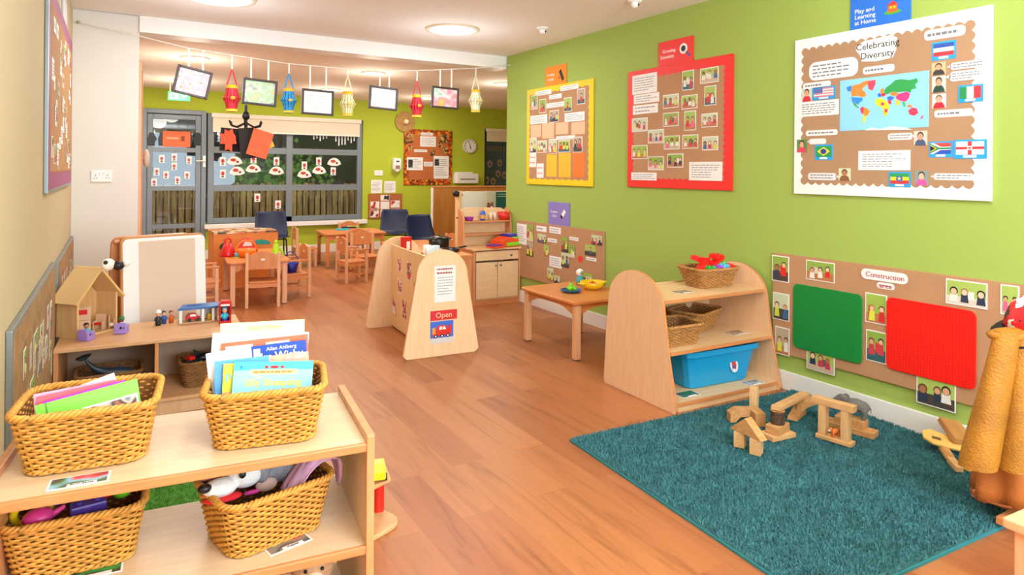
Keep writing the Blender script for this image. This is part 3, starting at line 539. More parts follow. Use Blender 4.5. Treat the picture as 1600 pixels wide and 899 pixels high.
# --- left wall boards (aluminium edged)
ALE = mat('#8f9796', .35, .6)
def lboard(name, label, y0, y1, z0, z1, edge, inner, items, seed, th=.02, cat='display board', bw_=.02, rim=ALE, z1b=None):
    rn = random.Random(seed); t = thing(name, label, cat, (LWX, y0, z0), PI/2); w, h = y1-y0, z1-z0
    obj('frame', G().box(0, w, -th, -.001, 0, h, rim, .003), t); obj('backing_paper', G().box(.018, w-.018, -th-.0015, -th+.001, .018, h-.018, edge), t)
    if inner is not edge: g = G(); wavy(.1, w-.1, .1, h-.1, .015, int(w*7), int(h*7), -th-.003, -th-.0005, g, inner); obj('inner_paper', g, t)
    for (n, kind) in items:
        for i in range(n):
            x, z = .14+(w-.42)*((i*.618+(0 if kind == 'note' else .3)) % 1), rn.uniform(.12, h-.22); pw, ph = rn.uniform(.06, .15), rn.uniform(.06, .13); y = -th-.0035-.0007*(i % 5); g = G()
            if kind == 'note': g.box(x, x+pw, y-.001, y+.001, z, z+ph, PAPER if z1-z0 > 1 else mat('#c9b79e', .6)); lines(g, x+.01, x+pw-.01, z+.02, z+ph-.02, 4, y-.001, INK, .3, i)
            else: g.box(x-.005, x+pw+.005, y-.0005, y+.001, z-.005, z+ph+.005, PAPER); snap(g, x, x+pw, z, z+ph, y-.0005, seed*100+i, 2)
            obj(kind, g, t)
    return t
lboard('notice_board', 'tall notice board with mauve border on the cream left wall', 4.0, 6.06, 1.31, 2.40, mat('#a8577e', .6), mat('#bd8a54', .8), ((22, 'note'), (16, 'photo')), 5)
lboard('display_board', 'low brown collage board on the left wall beside the baskets', 2.70, 4.55, .2, .905, mat('#a98254', .8, vary=.25, vscale=14), mat('#a37c50', .8, vary=.3, vscale=10), ((10, 'note'), (14, 'photo')), 9)
lboard('display_board', 'second low collage board beyond the dolls house on the left wall', 4.78, 6.5, .2, .875, mat('#a98254', .8, vary=.25, vscale=14), mat('#a37c50', .8, vary=.3, vscale=10), ((14, 'note'), (8, 'photo')), 4)
g = G(); g.prism(arc(.12, .2, .12, .2, 0, 345, 20), -.012, -.002, mat('#c8c6c8', .6))
t = thing('poster', 'grey rounded paper poster on the left wall above the mauve bordered board', 'poster', (LWX, 5.2, 2.28), PI/2); 
obj('sheet', G().prism(rrect(0, .5, 0, .34, .1), -.006, -.001, mat('#b9b9bf', .6)), t); obj('inner_print', G().prism(rrect(.04, .46, .04, .3, .08), -.0075, -.005, mat('#d4d2d4', .6)), t)
# --- back wall
CB = (480, 200, 4.085)
B = Board(BW, 'notice_board', 'autumn leaf bordered notice board on the far back wall', 'notice board', (614, 10, 922, 362), speckle(['#8c3a14', '#d8641c', '#5c2f14', '#c23a20', '#e09a2c'], 28), mat('#bd6a38', .8), .02, .09, (.02, 13, 14), crop=CB)
for r in ((632, 34, 676, 96), (640, 110, 666, 140), (844, 40, 896, 96), (830, 90, 862, 122), (780, 142, 812, 178), (862, 126, 896, 160)): B.photo(r, speckle(['#b87a44', '#4a3018', '#c9b06a', '#6b4020'], 30), False)
for r, n in (((718, 52, 818, 118), 6), ((724, 28, 800, 46), 1), ((680, 136, 762, 152), 1), ((634, 186, 736, 268), 6), ((804, 178, 900, 322), 9), ((742, 214, 798, 244), 2)): B.note(r, n)
B.card((718, 52, 732, 116), mat('#3a78c0', .5)); B.card((642, 200, 670, 250), speckle(['#e0402c', '#58a03a', '#f2902c'], 12)); B.card((810, 196, 838, 240), speckle(['#e0402c', '#58a03a', '#f2902c'], 12)); B.card((810, 256, 838, 300), mat('#f2902c', .6))
B = Board(BW, 'notice_board', 'small brown board of picture cards below two white papers', 'notice board', (388, 418, 604, 576), mat('#a5622f', .8), mat('#b0683a', .8), .015, .015, crop=CB, inname='cork')
for r in ((468, 428, 520, 460), (404, 470, 456, 512), (468, 470, 520, 514), (534, 464, 586, 504), (400, 524, 452, 566), (468, 522, 520, 560), (532, 516, 584, 552)): B.photo(r, speckle(['#f3efe8', '#c23a34', '#f3efe8', '#33302e', '#f3efe8'], 12), True)
for r, lb in (((408, 330, 478, 414), 'left of two white printed papers above the picture card board'), ((492, 338, 564, 412), 'right of two white printed papers above the picture card board')):
    a, b_, z0, z1 = BW.rect(*[CB[i % 2]+v/CB[2] for i, v in enumerate(r)]); g = G(); g.box(0, b_-a, -.003, 0, 0, z1-z0, PAPER); lines(g, .02, b_-a-.02, .03, z1-z0-.03, 8, -.003); tag(obj('wall_paper_sheet', g, None, (a, BWY, z0)), lb, 'paper')
t, wd, h = plate('light_switch', 'white wall switch plate left of the soap dispenser', 'switch', 585, 266, 598, 274, BWY); obj('face_plate', G().box(0, wd, -.012, 0, 0, h, WHITE, .003), t); obj('rocker', G().box(wd*.4, wd*.6, -.017, -.012, h*.25, h*.75, mat('#e0e0e0', .4), .002), t)
t, wd, h = plate('soap_dispenser', 'white wall soap dispenser between window and leaf bordered board', 'soap dispenser', 612, 247, 624, 269, BWY); obj('housing', G().prism([(0, h*.25), (wd*.5, 0), (wd, h*.25), (wd, h*.95), (wd*.9, h), (wd*.1, h), (0, h*.95)], -.11, 0, WHITE, bev=.01), t); obj('push_pad', G().box(wd*.2, wd*.8, -.118, -.108, h*.25, h*.5, mat('#9d7a70', .4), .004), t); obj('sight_window', G().box(wd*.3, wd*.7, -.112, -.108, h*.72, h*.82, DGREY), t)
t, wd, h = plate('hand_drier', 'wide white unit on the back wall right of the leaf bordered board', 'hand drier', 708, 271, 742, 286, BWY); obj('housing', G().box(0, wd, -.16, 0, 0, h, WHITE, .015), t); obj('vent', G().box(wd*.15, wd*.85, -.163, -.158, h*.35, h*.5, mat('#9b8f84', .5), .003), t); obj('top_cover', G().box(.02, wd*.75, -.14, 0, h, h*1.15, WHITE, .01), t)
# clock
c = aty(733, 228, BWY); r = (aty(743, 228, BWY).x-c.x); t = thing('wall_clock', 'round white wall clock on the green back wall', 'clock', (c.x, BWY, c.z))
T_ = Matrix.Rotation(PI/2, 4, 'X'); obj('case', G().lathe([(r, 0), (r, .04), (r*.92, .05), (r*.88, .04)], mat('#cfcac0', .4), 28, T_), t); obj('dial', G().lathe([(r*.9, .036), (.0001, .036)], WHITE, 28, T_), t)
g = G()
for i in range(12): a = i*PI/6; g.box(-.006, .006, -.04, -.037, r*.68, r*.82, BLACK, T=Matrix.Rotation(a, 4, 'Y'))
obj('hour_mark', g, t); obj('hour_hand', G().box(-.006, .006, -.043, -.04, -.02, r*.45, BLACK, T=Matrix.Rotation(PI-.25, 4, 'Y')), t); obj('minute_hand', G().box(-.004, .004, -.047, -.044, -.02, r*.65, BLACK, T=Matrix.Rotation(-.35, 4, 'Y')), t)
# straw hat
c = aty(632, 190, BWY); t = thing('straw_hat', 'round woven straw hat hung on the back wall near the window', 'hat', (c.x, BWY, c.z), rot=(PI/2, 0, 0)); r = .185
g = G(); STR = mat('#c79c5e', .7, vary=.3, vscale=30)
for k in range(22): rr = r*(.34+.66*k/21); g.tube([(rr*math.cos(2*PI*i/36), rr*math.sin(2*PI*i/36), .03+.004*math.sin(i*.7+k)) for i in range(36)], .0055, STR, 4, closed=True)
obj('brim', g, t); obj('crown', G().lathe([(r*.36, .03), (r*.33, .09), (r*.2, .115), (.0001, .12)], mat('#d2aa70', .7, vary=.3, vscale=30), 24), t); obj('centre_patch', G().lathe([(r*.2, .117), (r*.18, .121), (.0001, .122)], mat('#f0e4cc', .6), 20), t)
# exit sign
p = aty(262, 142, 10.6); q_ = aty(297, 158, 10.6); wd, h = q_.x-p.x, p.z-q_.z; t = thing('exit_sign', 'green emergency exit sign behind the leftmost hanging picture frame', 'sign', (p.x, 10.6, q_.z))
obj('panel', G().box(0, wd, -.015, .015, 0, h, mat('#22b25c', .4, emit=.35), .003), t); obj('pictogram', G().box(wd*.08, wd*.45, -.018, -.015, h*.2, h*.8, WHITE).box(wd*.18, wd*.3, -.02, -.018, h*.3, h*.7, mat('#22b25c', .4)).prism([(wd*.62, h*.65), (wd*.86, h*.65), (wd*.74, h*.3)], -.018, -.015, WHITE), t); obj('hanger', G().cyl((.03, 0, h), (.03, 0, 2.65-q_.z), .006, WHITE).cyl((wd-.03, 0, h), (wd-.03, 0, 2.65-q_.z), .006, WHITE), t)
# pictures stuck to the glass
g0 = {'fan': [(392-26, 0)]}
CW = (200, 200, 4.493)
def pane_pic(kind, x, y, s_=1.0, flip=0):
    p = aty(CW[0]+x/CW[2], CW[1]+y/CW[2], BWY+.05); g = G()
    if kind == 'fan': P = arc(0, -.06, .125*s_, .15*s_, 15, 165, 10)+[(-.05*s_, -.05), (.05*s_, -.05)]; g.prism(P, -.004, 0, PAPER); g.prism(arc(-.02, .03*s_, .045*s_, .028*s_, 0, 340, 8), -.006, -.003, mat('#c2401e', .6)).prism(arc(.045*s_, .0, .022*s_, .02, 0, 340, 8), -.0065, -.003, mat('#8a2a1c', .6))
    else: g.box(-.045*s_, .045*s_, -.004, 0, -.068*s_, .068*s_, PAPER).prism(arc(0, .005, .026*s_, .034*s_, 0, 340, 8), -.006, -.003, mat('#c8382e', .6) if s_ == 1 else mat('#b8606a', .6)).box(-.018*s_, .018*s_, -.0062, -.003, -.055*s_, -.035*s_, mat('#5a2a24', .6))
    if flip: g.v = [(a, b, -c_) for a, b, c_ in g.v]; g.f = [f[::-1] for f in g.f]
    return g, (p.x, p.y, p.z)
pics = [('fan', 748, 236, 'red painted paper fan at the upper left of the left window pane'), ('fan', 765, 308, 'paper fan with orange tassel under the upper left fan'), ('fan', 880, 290, 'red paper fan below a square card in the left window pane'), ('fan', 1042, 306, 'dark red paper fan at the right of the left window pane'), ('card', 665, 232, 'upper card of the two at the far left of the window'), ('card', 665, 320, 'lower card of the two at the far left of the window'), ('card', 881, 218, 'square card above the middle fan of the left window pane'), ('card', 1042, 232, 'square card above the right fan of the left window pane'), ('card', 908, 488, 'upper of two cards low down in the left window pane'), ('card', 1053, 536, 'lower right of two cards low down in the left window pane'), ('card', 1238, 262, 'card above the left fan in the right window pane'), ('fan', 1238, 328, 'left paper fan in the right window pane')]
C5b = CB
def conv(x, y): return (480+x/4.085-200)*4.493, (200+y/4.085-200)*4.493
for k, x, y, lb in (('fan', 76, 274, 'middle paper fan in the right window pane'), ('card', 74, 212, 'card above the middle fan in the right window pane'), ('fan', 172, 222, 'highest paper fan, at the right of the right window pane'), ('card', 166, 275, 'card under the highest fan of the right window pane')): X, Y = conv(x, y); pics.append((k, X, Y, lb))
for k, x, y, lb in pics:
    g, l = pane_pic(k, x, y); tag(obj('paper_fan' if k == 'fan' else 'picture_card', g, None, l), lb, 'paper craft', 'paper fans and cards stuck on the back window')
for i, (x, y) in enumerate(((235, 215), (322, 205), (322, 268), (425, 225), (200, 305), (265, 328), (345, 365), (412, 330), (182, 380))):
    g, l = pane_pic('card', x, y, .85); tag(obj('picture_card', g, None, (l[0], BWY-.0, l[2])), ['card highest left on the door glass', 'card near the top centre of the door glass', 'card in the middle of the door glass', 'card at the upper right of the door glass', 'card at the middle left of the door glass', 'card beside the door glass centre, low left', 'card lowest in the centre of the door glass', 'card low right on the door glass', 'card at the bottom left of the door glass'][i], 'picture card', 'picture cards on the door glass')
g = G(); p = aty(276, 217, BWY-.01); tag(obj('orange_notice', G().box(-.19, .19, -.004, 0, -.12, .12, mat('#ef6a3c', .6)).box(.06, .11, -.006, -.003, -.03, .05, mat('#8a3a1c', .6)).box(-.14, .03, -.0055, -.003, .0, .025, mat('#f7a888', .6)), None, tuple(p)), 'orange paper notice at the top of the grey door glass', 'notice')
for px, lb in ((237, 'black paper shape at the top left of the door glass'), (254, 'black paper lantern shape left of the orange notice'), (295, 'black paper shape right of the orange notice'), (309, 'black square at the top right of the door glass')):
    p = aty(px, 217, BWY-.002); tag(obj('paper_shape', G().prism([(-.05, -.1), (.04, -.1), (.05, -.03), (.07, 0), (.05, .05), (.03, .1), (-.03, .1), (-.05, .04), (-.06, 0)], -.004, 0, BLACK), None, tuple(p)), lb, 'paper craft', 'black paper shapes on the door glass')
g = G()
# small pictures in the narrow window
for i, (x, y) in enumerate(((1165, 228), (1228, 222), (1218, 290), (1145, 330), (1186, 338), (1258, 300))):
    p = aty(480+x/4.085, 200+y/4.085, BWY+.05); tag(obj('picture_card', G().prism(arc(0, 0, .06, .075, 0, 340, 9), -.004, 0, mat('#8f7a66', .6)).prism(arc(0, -.01, .03, .035, 0, 340, 8), -.006, -.003, mat('#5a3f34', .6)), None, tuple(p)), 'faded round picture in the narrow dark window, '+['top left of the group', 'top right of the group', 'in the centre', 'lowest on the left', 'lowest in the middle', 'at the right edge'][i], 'picture card', 'faded pictures in the narrow window')
# icicle strips above the right pane
ic = thing('icicle_garland', 'white paper icicle strips hanging in the top right window pane', 'garland'); p = aty(488, 209, BWY+.02); ic.location = p; rn = random.Random(4); w_ = aty(556, 209, BWY+.02).x-p.x
obj('garland_band', G().box(0, w_, -.002, .0, -.02, .0, PAPER), ic)
for i in range(14):
    x = w_*(i+.5)/14
    if i in (5, 6): continue
    L = rn.uniform(.06, .2); obj('paper_strip', G().box(x-.012, x+.008, -.002, 0, -L, -.02, PAPER), ic)
#%%HANG
# ================= HANGING STRING =================
HY_ = 6.42
SP = [(123, 35), (218, 56), (290, 74), (365, 86), (450, 99), (540, 107), (600, 110), (650, 110), (700, 108), (745, 106), (797, 101)]
pts = [aty(x, y, HY_ if i else 6.53) for i, (x, y) in enumerate(SP)]; pts[-1] = Vector((3.845, HY_, pts[-1].z))
fine = []
for i in range(len(pts)-1):
    for k in range(4): fine.append(pts[i].lerp(pts[i+1], k/4))
fine.append(pts[-1]); TW = mat('#e9e2d6', .8)
t = thing('hanging_string', 'long white string sagging below the beam from column to green wall', 'string', tuple(pts[0])); obj('string', G().tube([p-pts[0] for p in fine], .005, TW, 5), t); obj('wall_hook', G().cyl((0, .02, 0), (0, -.03, 0), .006, mat('#c8b49a', .3, .6)).ell((0, -.03, 0), .014, mat('#c8b49a', .3, .6)), t)
def strz(x):
    for i in range(len(fine)-1):
        if fine[i].x <= x <= fine[i+1].x: return fine[i].z+(fine[i+1].z-fine[i].z)*(x-fine[i].x)/(fine[i+1].x-fine[i].x)
    return fine[0].z if x < fine[0].x else fine[-1].z
FR = mat('#3a2a26', .4)
def hframe(px0, py0, px1, py1, tilt, art, label, hang=(.3, .7)):
    cx, cy = (px0+px1)/2, (py0+py1)/2; c = aty(cx, cy, HY_); w_ = aty(px1, cy, HY_).x-aty(px0, cy, HY_).x; h = aty(cx, py0, HY_).z-aty(cx, py1, HY_).z
    ct = math.cos(tilt); w_ = w_/ (ct+.6*abs(math.sin(tilt))); h = h/(ct+1.2*abs(math.sin(tilt)))
    t = thing('hanging_picture', label, 'picture frame', tuple(c), rot=(0, tilt, 0), group='framed papers hanging from the string'); g = G(); e = .022
    frame_rect(g, -w_/2, w_/2, -h/2, h/2, e, FR, -.012, .012); obj('frame', g, t); obj('backing', G().box(-w_/2+.01, w_/2-.01, 0, .008, -h/2+.01, h/2-.01, mat('#8d8378', .7)), t)
    g = G().box(-w_/2+e, w_/2-e, -.004, 0, -h/2+e, h/2-e, art)
    obj('artwork', g, t)
    if 'certificate' in label: g = G(); lines(g, -w_*.3, w_*.3, -h*.3, h*.3, 5, -.0045, mat('#c9c5c8', .7), .25); obj('print', g, t)
    for f in hang:
        lx = (f-.5)*w_; wx = c.x+lx*ct; wz = c.z-lx*math.sin(tilt)+h/2*ct; zt = strz(wx)
        L = (zt-wz); bot = Vector((lx, 0, h/2)); up = Matrix.Rotation(-tilt, 3, 'Y') @ Vector((0, 0, L)); obj('ribbon', G().box(-.007, .007, -.002, .002, 0, L, mat('#efe6e0', .7), T=TR(*bot) @ Matrix.Rotation(-tilt, 4, 'Y')), t)
A1 = speckle(['#b8a8a8', '#cfa8b8', '#d8d0d2', '#a89878'], 30, soft=True); A2 = speckle(['#8a9a88', '#c8d0c0', '#a8c8a0', '#c8c090'], 16, soft=True); A3 = speckle(['#b8b2b0', '#dcd8d8', '#c0b8b4'], 26, soft=True); A4 = speckle(['#88c098', '#d0d0d0', '#d88898', '#c0b048'], 12, soft=True)
hframe(270, 101, 332, 155, .2, A1, 'leftmost framed picture, tilted, hanging from the string'); hframe(378, 122, 434, 166, .06, A2, 'framed green picture hanging between red and blue lanterns', (.22, .72))
hframe(471, 139, 522, 180, .02, PAPER, 'framed white certificate hanging right of the blue lantern', (.25, .75)); hframe(576, 134, 622, 172, .05, A3, 'framed pale drawing hanging above the straw hat', (.35, .68)); hframe(674, 135, 717, 170, .03, A4, 'rightmost framed picture with green and pink paint, on the string', (.3, .72))
def lantern(px, py0, py1, m, label, loop=0):
    c = aty(px, py1, HY_); top = aty(px, py0, HY_); h = top.z-c.z; w_ = h*.24; t = thing('paper_lantern', label, 'paper lantern', tuple(c), group='paper lanterns hanging from the string'); body = []
    n = 14; Z = [0, h*.12, h*.3, h*.44, h*.5, h*.56, h*.72, h*.88, h]; Rr = [.8, .82, .95, 1.25, 1.45, 1.25, .95, .82, .8]
    g = G()
    for k in range(n):
        a0 = 2*PI*k/n; a1 = a0+2*PI/n*.72
        vs = [(w_*r_*math.cos(a), w_*r_*math.sin(a), z) for z, r_ in zip(Z, Rr) for a in (a0, a1)]; g.add(vs, [[2*i, 2*i+1, 2*i+3, 2*i+2] for i in range(len(Z)-1)], m)
    g.lathe([(w_*.72, 0), (w_*.8, h*.5), (w_*.72, h)], m, n); obj('paper_body', g, t)
    obj('paper_rim', G().lathe([(w_*.84, h*.88), (w_*.84, h*1.0), (w_*.8, h*1.0)], mat('#f2b81c', .6), n), t); obj('paper_rim', G().lathe([(w_*.84, 0), (w_*.84, h*.1), (w_*.8, 0)], mat('#f2c83c', .6), n), t)
    obj('cut_out', G().ell((0, -w_*1.3, h*.5), (w_*.4, .006, h*.06), mat('#f0c030', .6)), t)
    L = strz(c.x)-c.z; hp = min(h*.62, max(.05, (L-h)*.8)); obj('handle', G().tube([(-w_*.75, 0, h), (-w_*.2, 0, h+hp*.8), (0, 0, h+hp), (w_*.2, 0, h+hp*.8), (w_*.75, 0, h)], .007, m, 5), t)
    obj('hanging_ribbon', G().box(-.006, .006, -.002, .002, h+hp, L, mat('#efe6e0', .7)), t)
REDL = mat('#e03040', .6, vary=.2, vscale=30)
lantern(362, 133, 174, REDL, 'red paper lantern hanging right of the tilted frame'); lantern(451, 138, 176, mat('#2f9ad8', .6, vary=.25, vscale=40), 'blue paper lantern hanging on the string'); lantern(543, 143, 181, mat('#f2efb8', .6, vary=.2, vscale=30), 'cream and yellow paper lantern beside the white certificate frame')
lantern(651, 148, 183, REDL, 'red paper lantern hanging over the leaf bordered board'); lantern(743, 140, 175, mat('#ecefc8', .6, vary=.2, vscale=30), 'rightmost cream paper lantern above the clock')
# black chandelier-like mobile with orange paper
c = aty(384, 214, 9.2); t = thing('hanging_mobile', 'black hanging mobile with orange paper pieces before the back window', 'mobile', tuple(c)); zc = 2.65-c.z
g = G().cyl((0, 0, -.15), (0, 0, .42), .02, BLACK).ell((0, 0, .28), (.05, .05, .06), BLACK).cyl((0, 0, .42), (0, 0, zc), .004, BLACK)
for k in range(6): a = k*PI/3+.3; g.tube([(.02*math.cos(a), .02*math.sin(a), .18), (.12*math.cos(a), .12*math.sin(a), .13), (.2*math.cos(a), .2*math.sin(a), .15), (.22*math.cos(a), .22*math.sin(a), .21)], .012, BLACK, 6)
obj('frame', g, t); obj('black_card', G().box(-.3, .3, .05, .058, -.2, .1, mat('#1c1a1c', .7)), t, rot=(0, .06, .1)); obj('black_card', G().box(-.1, .1, -.06, -.05, -.28, .12, mat('#222022', .7)), t, rot=(0, -.1, .1))
obj('orange_sheet', G().box(-.13, .13, -.11, -.104, -.18, .17, mat('#ea6a40', .6, vary=.15, vscale=12)), t, (.16, 0, -.08), (0, .28, 0)); rn = random.Random(2); P = [(.11*(1 if i % 2 else .62)*rn.uniform(.8, 1.3)*math.cos(i*PI/8), .16*(1 if i % 2 else .62)*rn.uniform(.8, 1.3)*math.sin(i*PI/8)) for i in range(16)]
obj('orange_leaf_shape', G().prism(P, -.08, -.074, mat('#e0522c', .6)), t, (-.22, 0, -.04)); obj('yellow_piece', G().box(-.05, .05, -.09, -.084, -.08, .08, YEL), t, (.27, 0, -.06), (0, -.4, 0))
#%%FURN
# ================= BIG FURNITURE =================
def Vd(a, b): return math.atan2(b.y-a.y, b.x-a.x)
# --- wooden shelf with rounded ends by the green wall
rs = thing('shelf_unit', 'beech shelf unit with tall rounded ends standing at the edge of the teal rug', 'shelf unit', (2.86, 2.83, 0), math.radians(-1.5))
def endprof(d, h, top):  # base depth, height
    return [(.0, .02), (.01, 0), (d-.01, 0), (d, .02), (d-.02, h*.42)]+arc((d-.045+.115)/2, .585, (d-.16)/2, h-.585, 0, 180, 20)+[(.075, h*.42)]
EP = endprof(.70, .81, 0)
for x in (0, .925): obj('end_panel', G().prism(EP, x, x+.02, wood('#eec49a', '#e6b98c', 2), 'x', me=EDGE, bev=.002), rs)
for z, y0, y1 in ((.655, .125, .60), (.352, .065, .64), (.06, .012, .68)): obj('shelf', G().box(.02, .925, y0+.008, y1, z-.02, z, BEECHX).box(.02, .925, y0, y0+.009, z-.021, z+.001, EDGE, .003), rs)
obj('plinth', G().box(.02, .925, .03, .045, .0, .04, BEECHX), rs); obj('back_panel', G().box(.02, .925, .63, .64, .04, .66, BEECHX), rs)
# --- open shop divider
ou = thing('play_shop_divider', 'freestanding play shop divider with rounded beech ends and an Open sign', 'play furniture', (1.875, 4.67, 0), math.radians(-4))
PALE = wood('#f3d2a6', '#ecc795', 2)
def shop_end(wd, h): return [(.0, .03), (.03, 0), (wd-.03, 0), (wd, .03)]+arc(wd*.5, h*.75, wd*.5-.10, h*.25, 0, 180, 20)
SE = shop_end(.625, .825)
obj('end_panel', G().prism(SE, 0, .024, PALE, 'y', me=mat('#e2b07c', .4), bev=.003), ou); obj('end_panel', G().prism(SE, 1.1, 1.124, PALE, 'y', me=mat('#e2b07c', .4), bev=.003), ou)
obj('side_panel', G().box(.235, .255, .024, 1.1, .02, .755, wood('#eec590', '#e6ba84', 2), .002), ou)
obj('worktop', G().box(.255, .47, .024, 1.1, .63, .65, BEECHY, .003), ou); obj('shelf', G().box(.255, .47, .024, 1.1, .2, .22, BEECHY, .003), ou)
y = -.0005
g = G(); g.box(.245, .42, y-.002, y, .42, .70, PAPER); lines(g, .265, .40, .63, .69, 2, y-.002, mat('#9c3038', .6), .4); lines(g, .27, .40, .47, .62, 7, y-.002, INK, .25, 3); obj('price_sheet', g, ou, label='white printed sheet')
g = G(); g.box(.215, .435, y-.002, y, .28, .355, mat('#d8262c', .5)); g.text('Open', .325, .317, .06, mat('#f6d9a0', .5), y-.0025); obj('open_sign', g, ou, label='red sign reading Open')
g = G(); g.box(.215, .405, y-.002, y, .14, .272, mat('#3a6fd8', .5)).box(.215, .405, y-.003, y, .105, .145, mat('#d8d4d0', .5))
T = TR(.31, y-.003, .195); RD = mat('#dc2a1a', .5)
g.prism([(-.08, -.035), (.07, -.035), (.078, .0), (.06, .012), (.03, .045), (-.035, .045), (-.05, .01), (-.08, .0)], -.001, .001, RD, T=T).prism([(-.026, .012), (.0, .012), (.0, .036), (-.02, .036)], -.002, .0, WHITE, T=T).prism([(.006, .012), (.034, .012), (.022, .036), (.006, .036)], -.002, .0, WHITE, T=T).box(-.08, -.055, -.002, 0, -.02, .03, mat('#f2a02a', .5), T=T).box(.055, .08, -.002, 0, -.015, .045, RD, T=T)
for x in (-.052, .0, .048): g.prism(arc(x, -.036, .015, .015, 0, 340, 14), -.0025, 0, BLACK, T=T).prism(arc(x, -.036, .007, .007, 0, 340, 10), -.003, 0, WHITE, T=T)
obj('vehicle_poster', g, ou, label='picture of a red vehicle on blue')
CUT = speckle(['#c8283a', '#f0ece8', '#33304a', '#d8485a', '#e8e0dc'], 30)
for i, (yy, z, h) in enumerate(((.85, .60, .1), (.58, .58, .13), (.84, .41, .11), (.40, .44, .11), (1.0, .20, .12), (.70, .23, .13), (.16, .62, .22))):
    g = G()
    if i == 6: g.box(.2335, .2345, .07, .2, z-.13, z+.1, PAPER).box(.232, .2335, .1, .16, z+.0, z+.06, CUT)
    else: g.prism([(yy-.06, z-h*.62), (yy-.01, z-h*.5), (yy+.055, z-h*.62), (yy+.045, z), (yy+.06, z+h*.62), (yy+.01, z+h*.5), (yy-.05, z+h*.62), (yy-.035, z)], .2332, .2348, CUT, 'x')
    obj('picture_cutting', g, ou)
# --- small table by the wall (right) and nursery tables
def table(name, label, loc, rz, L, W_, H, m=ORWX, legm=ORPALE, group=None, first=[None]):
    t = thing(name, label, 'table', loc, rz, group); tp = .024
    obj('table_top', G().prism(rrect(0, W_, 0, L, .05), H-tp, H, m, 'z', bev=.005), t)
    g = G()
    for a, b_ in ((.05, 'a'), (W_-.05, 'b')):
        n = 18; P = [(.05, H-tp)]+[(.05+(L-.1)*k/n, H-tp-.035-.055*abs(math.cos(PI*k/n))**6) for k in range(n+1)]+[(L-.05, H-tp)]; g.prism(P, a-.009, a+.009, m, 'x')
    for a in (.05, L-.05):
        n = 18; P = [(.05, H-tp)]+[(.05+(W_-.1)*k/n, H-tp-.035-.055*abs(math.cos(PI*k/n))**6) for k in range(n+1)]+[(W_-.05, H-tp)]; g.prism(P, a-.009, a+.009, m, 'y')
    obj('apron', g, t)
    for x in (.055, W_-.055):
        for y_ in (.055, L-.055): obj('leg', G().box(x-.025, x+.025, y_-.025, y_+.025, .008, H-tp, legm, .006).box(x-.023, x+.023, y_-.023, y_+.023, 0, .01, mat('#5c4a3e', .6)), t)
    return t
table('play_table', 'small low wooden play table beside the rounded shelf unit at the green wall', (2.97, 3.98, 0), math.radians(1), .78, .66, .455)
tA = table('nursery_table', 'wooden nursery table with toy bags on it near the far window', (1.0, 7.27, 0), math.radians(-4), 1.15, .62, .47, ORWX, ORPALE)
tB = table('nursery_table', 'far wooden nursery table before the back wall with craft things on it', (2.6, 9.5, 0), math.radians(-4), .75, 1.0-.08, .5, ORWX, ORW)
tC = table('nursery_table', 'wooden nursery table behind the play shop divider with a black pot', (2.92, 7.12, 0), math.radians(-2), 1.08, .65, .5, ORWX, ORW)
# --- children's chairs
def kchair(label, loc, rz, arms=False, legm=ORPALE, m=ORW):
    t = thing('nursery_chair', label, 'chair', loc, rz, 'small wooden nursery chairs'); w_, d_, hs, hb = .34, .30, .27, .57
    obj('seat', G().prism(rrect(-w_/2+.02, w_/2-.02, -d_/2+.02, d_/2+.02, .03), hs-.018, hs, m, 'z', bev=.003), t)
    for x in (-w_/2+.016, w_/2-.016):
        obj('leg', G().box(x-.016, x+.016, -d_/2, -d_/2+.035, 0, hb, legm, .006), t); obj('leg', G().box(x-.016, x+.016, d_/2-.035, d_/2, 0, (hs+.14) if arms else hs-.018, legm, .006), t)
    n = 12; P = [(-w_/2+.03, hb-.17), (w_/2-.03, hb-.17)]+[(w_/2-.03-(w_-.06)*k/n, hb-.03+.045*math.sin(PI*k/n)) for k in range(n+1)]
    g = G(); g.prism(P, -d_/2+.008, -d_/2+.024, m, 'y'); 
    g.prism(arc(0, hb-.07, .022, .012, 0, 340, 10), -d_/2+.006, -d_/2+.026, mat('#f3e7d8', .6)); obj('backrest', g, t)
    obj('seat_rail', G().box(-w_/2+.03, w_/2-.03, -d_/2+.005, -d_/2+.02, hs-.06, hs-.02, m), t); obj('seat_rail', G().box(-w_/2+.03, w_/2-.03, d_/2-.02, d_/2-.005, hs-.06, hs-.02, m), t)
    for x in (-w_/2+.016, w_/2-.016): obj('side_rail', G().box(x-.008, x+.008, -d_/2+.03, d_/2-.03, hs-.06, hs-.02, m).box(x-.007, x+.007, -d_/2+.03, d_/2-.03, .1, .125, m), t)
    if arms:
        for x in (-w_/2+.016, w_/2-.016): obj('armrest', G().box(x-.018, x+.018, -d_/2+.03, d_/2+.01, hs+.14, hs+.158, m, .005), t)
    return t
chB = None
p = at(413, 481, 0); ca = kchair('small pale wooden chair tucked at the near end of the toy bag table', (p.x+.01, p.y+.15, 0), math.radians(-10))
cb = kchair('small armchair with a blue bucket on its seat, right of the toy bag table', (1.74, 7.66, 0), math.radians(96), True)
p = at(538, 443, 0); cc = dup(cb, (2.62, 8.3, 0), math.radians(-85), 'small wooden armchair standing left of the table behind the shop divider')
cd_ = dup(ca, (2.42, 9.95, 0), math.radians(-92), 'small wooden chair at the left end of the farthest table'); ce = dup(ca, (2.98, 9.36, 0), math.radians(4), 'small wooden chair on the near side of the farthest table, backrest towards the camera')
cf = dup(ca, (3.80, 8.05, 0), math.radians(95), 'small wooden chair right of the black pot, before the dresser'); cg = dup(cb, (.79, 7.55, 0), math.radians(-92), 'small wooden armchair half hidden behind the white easel')
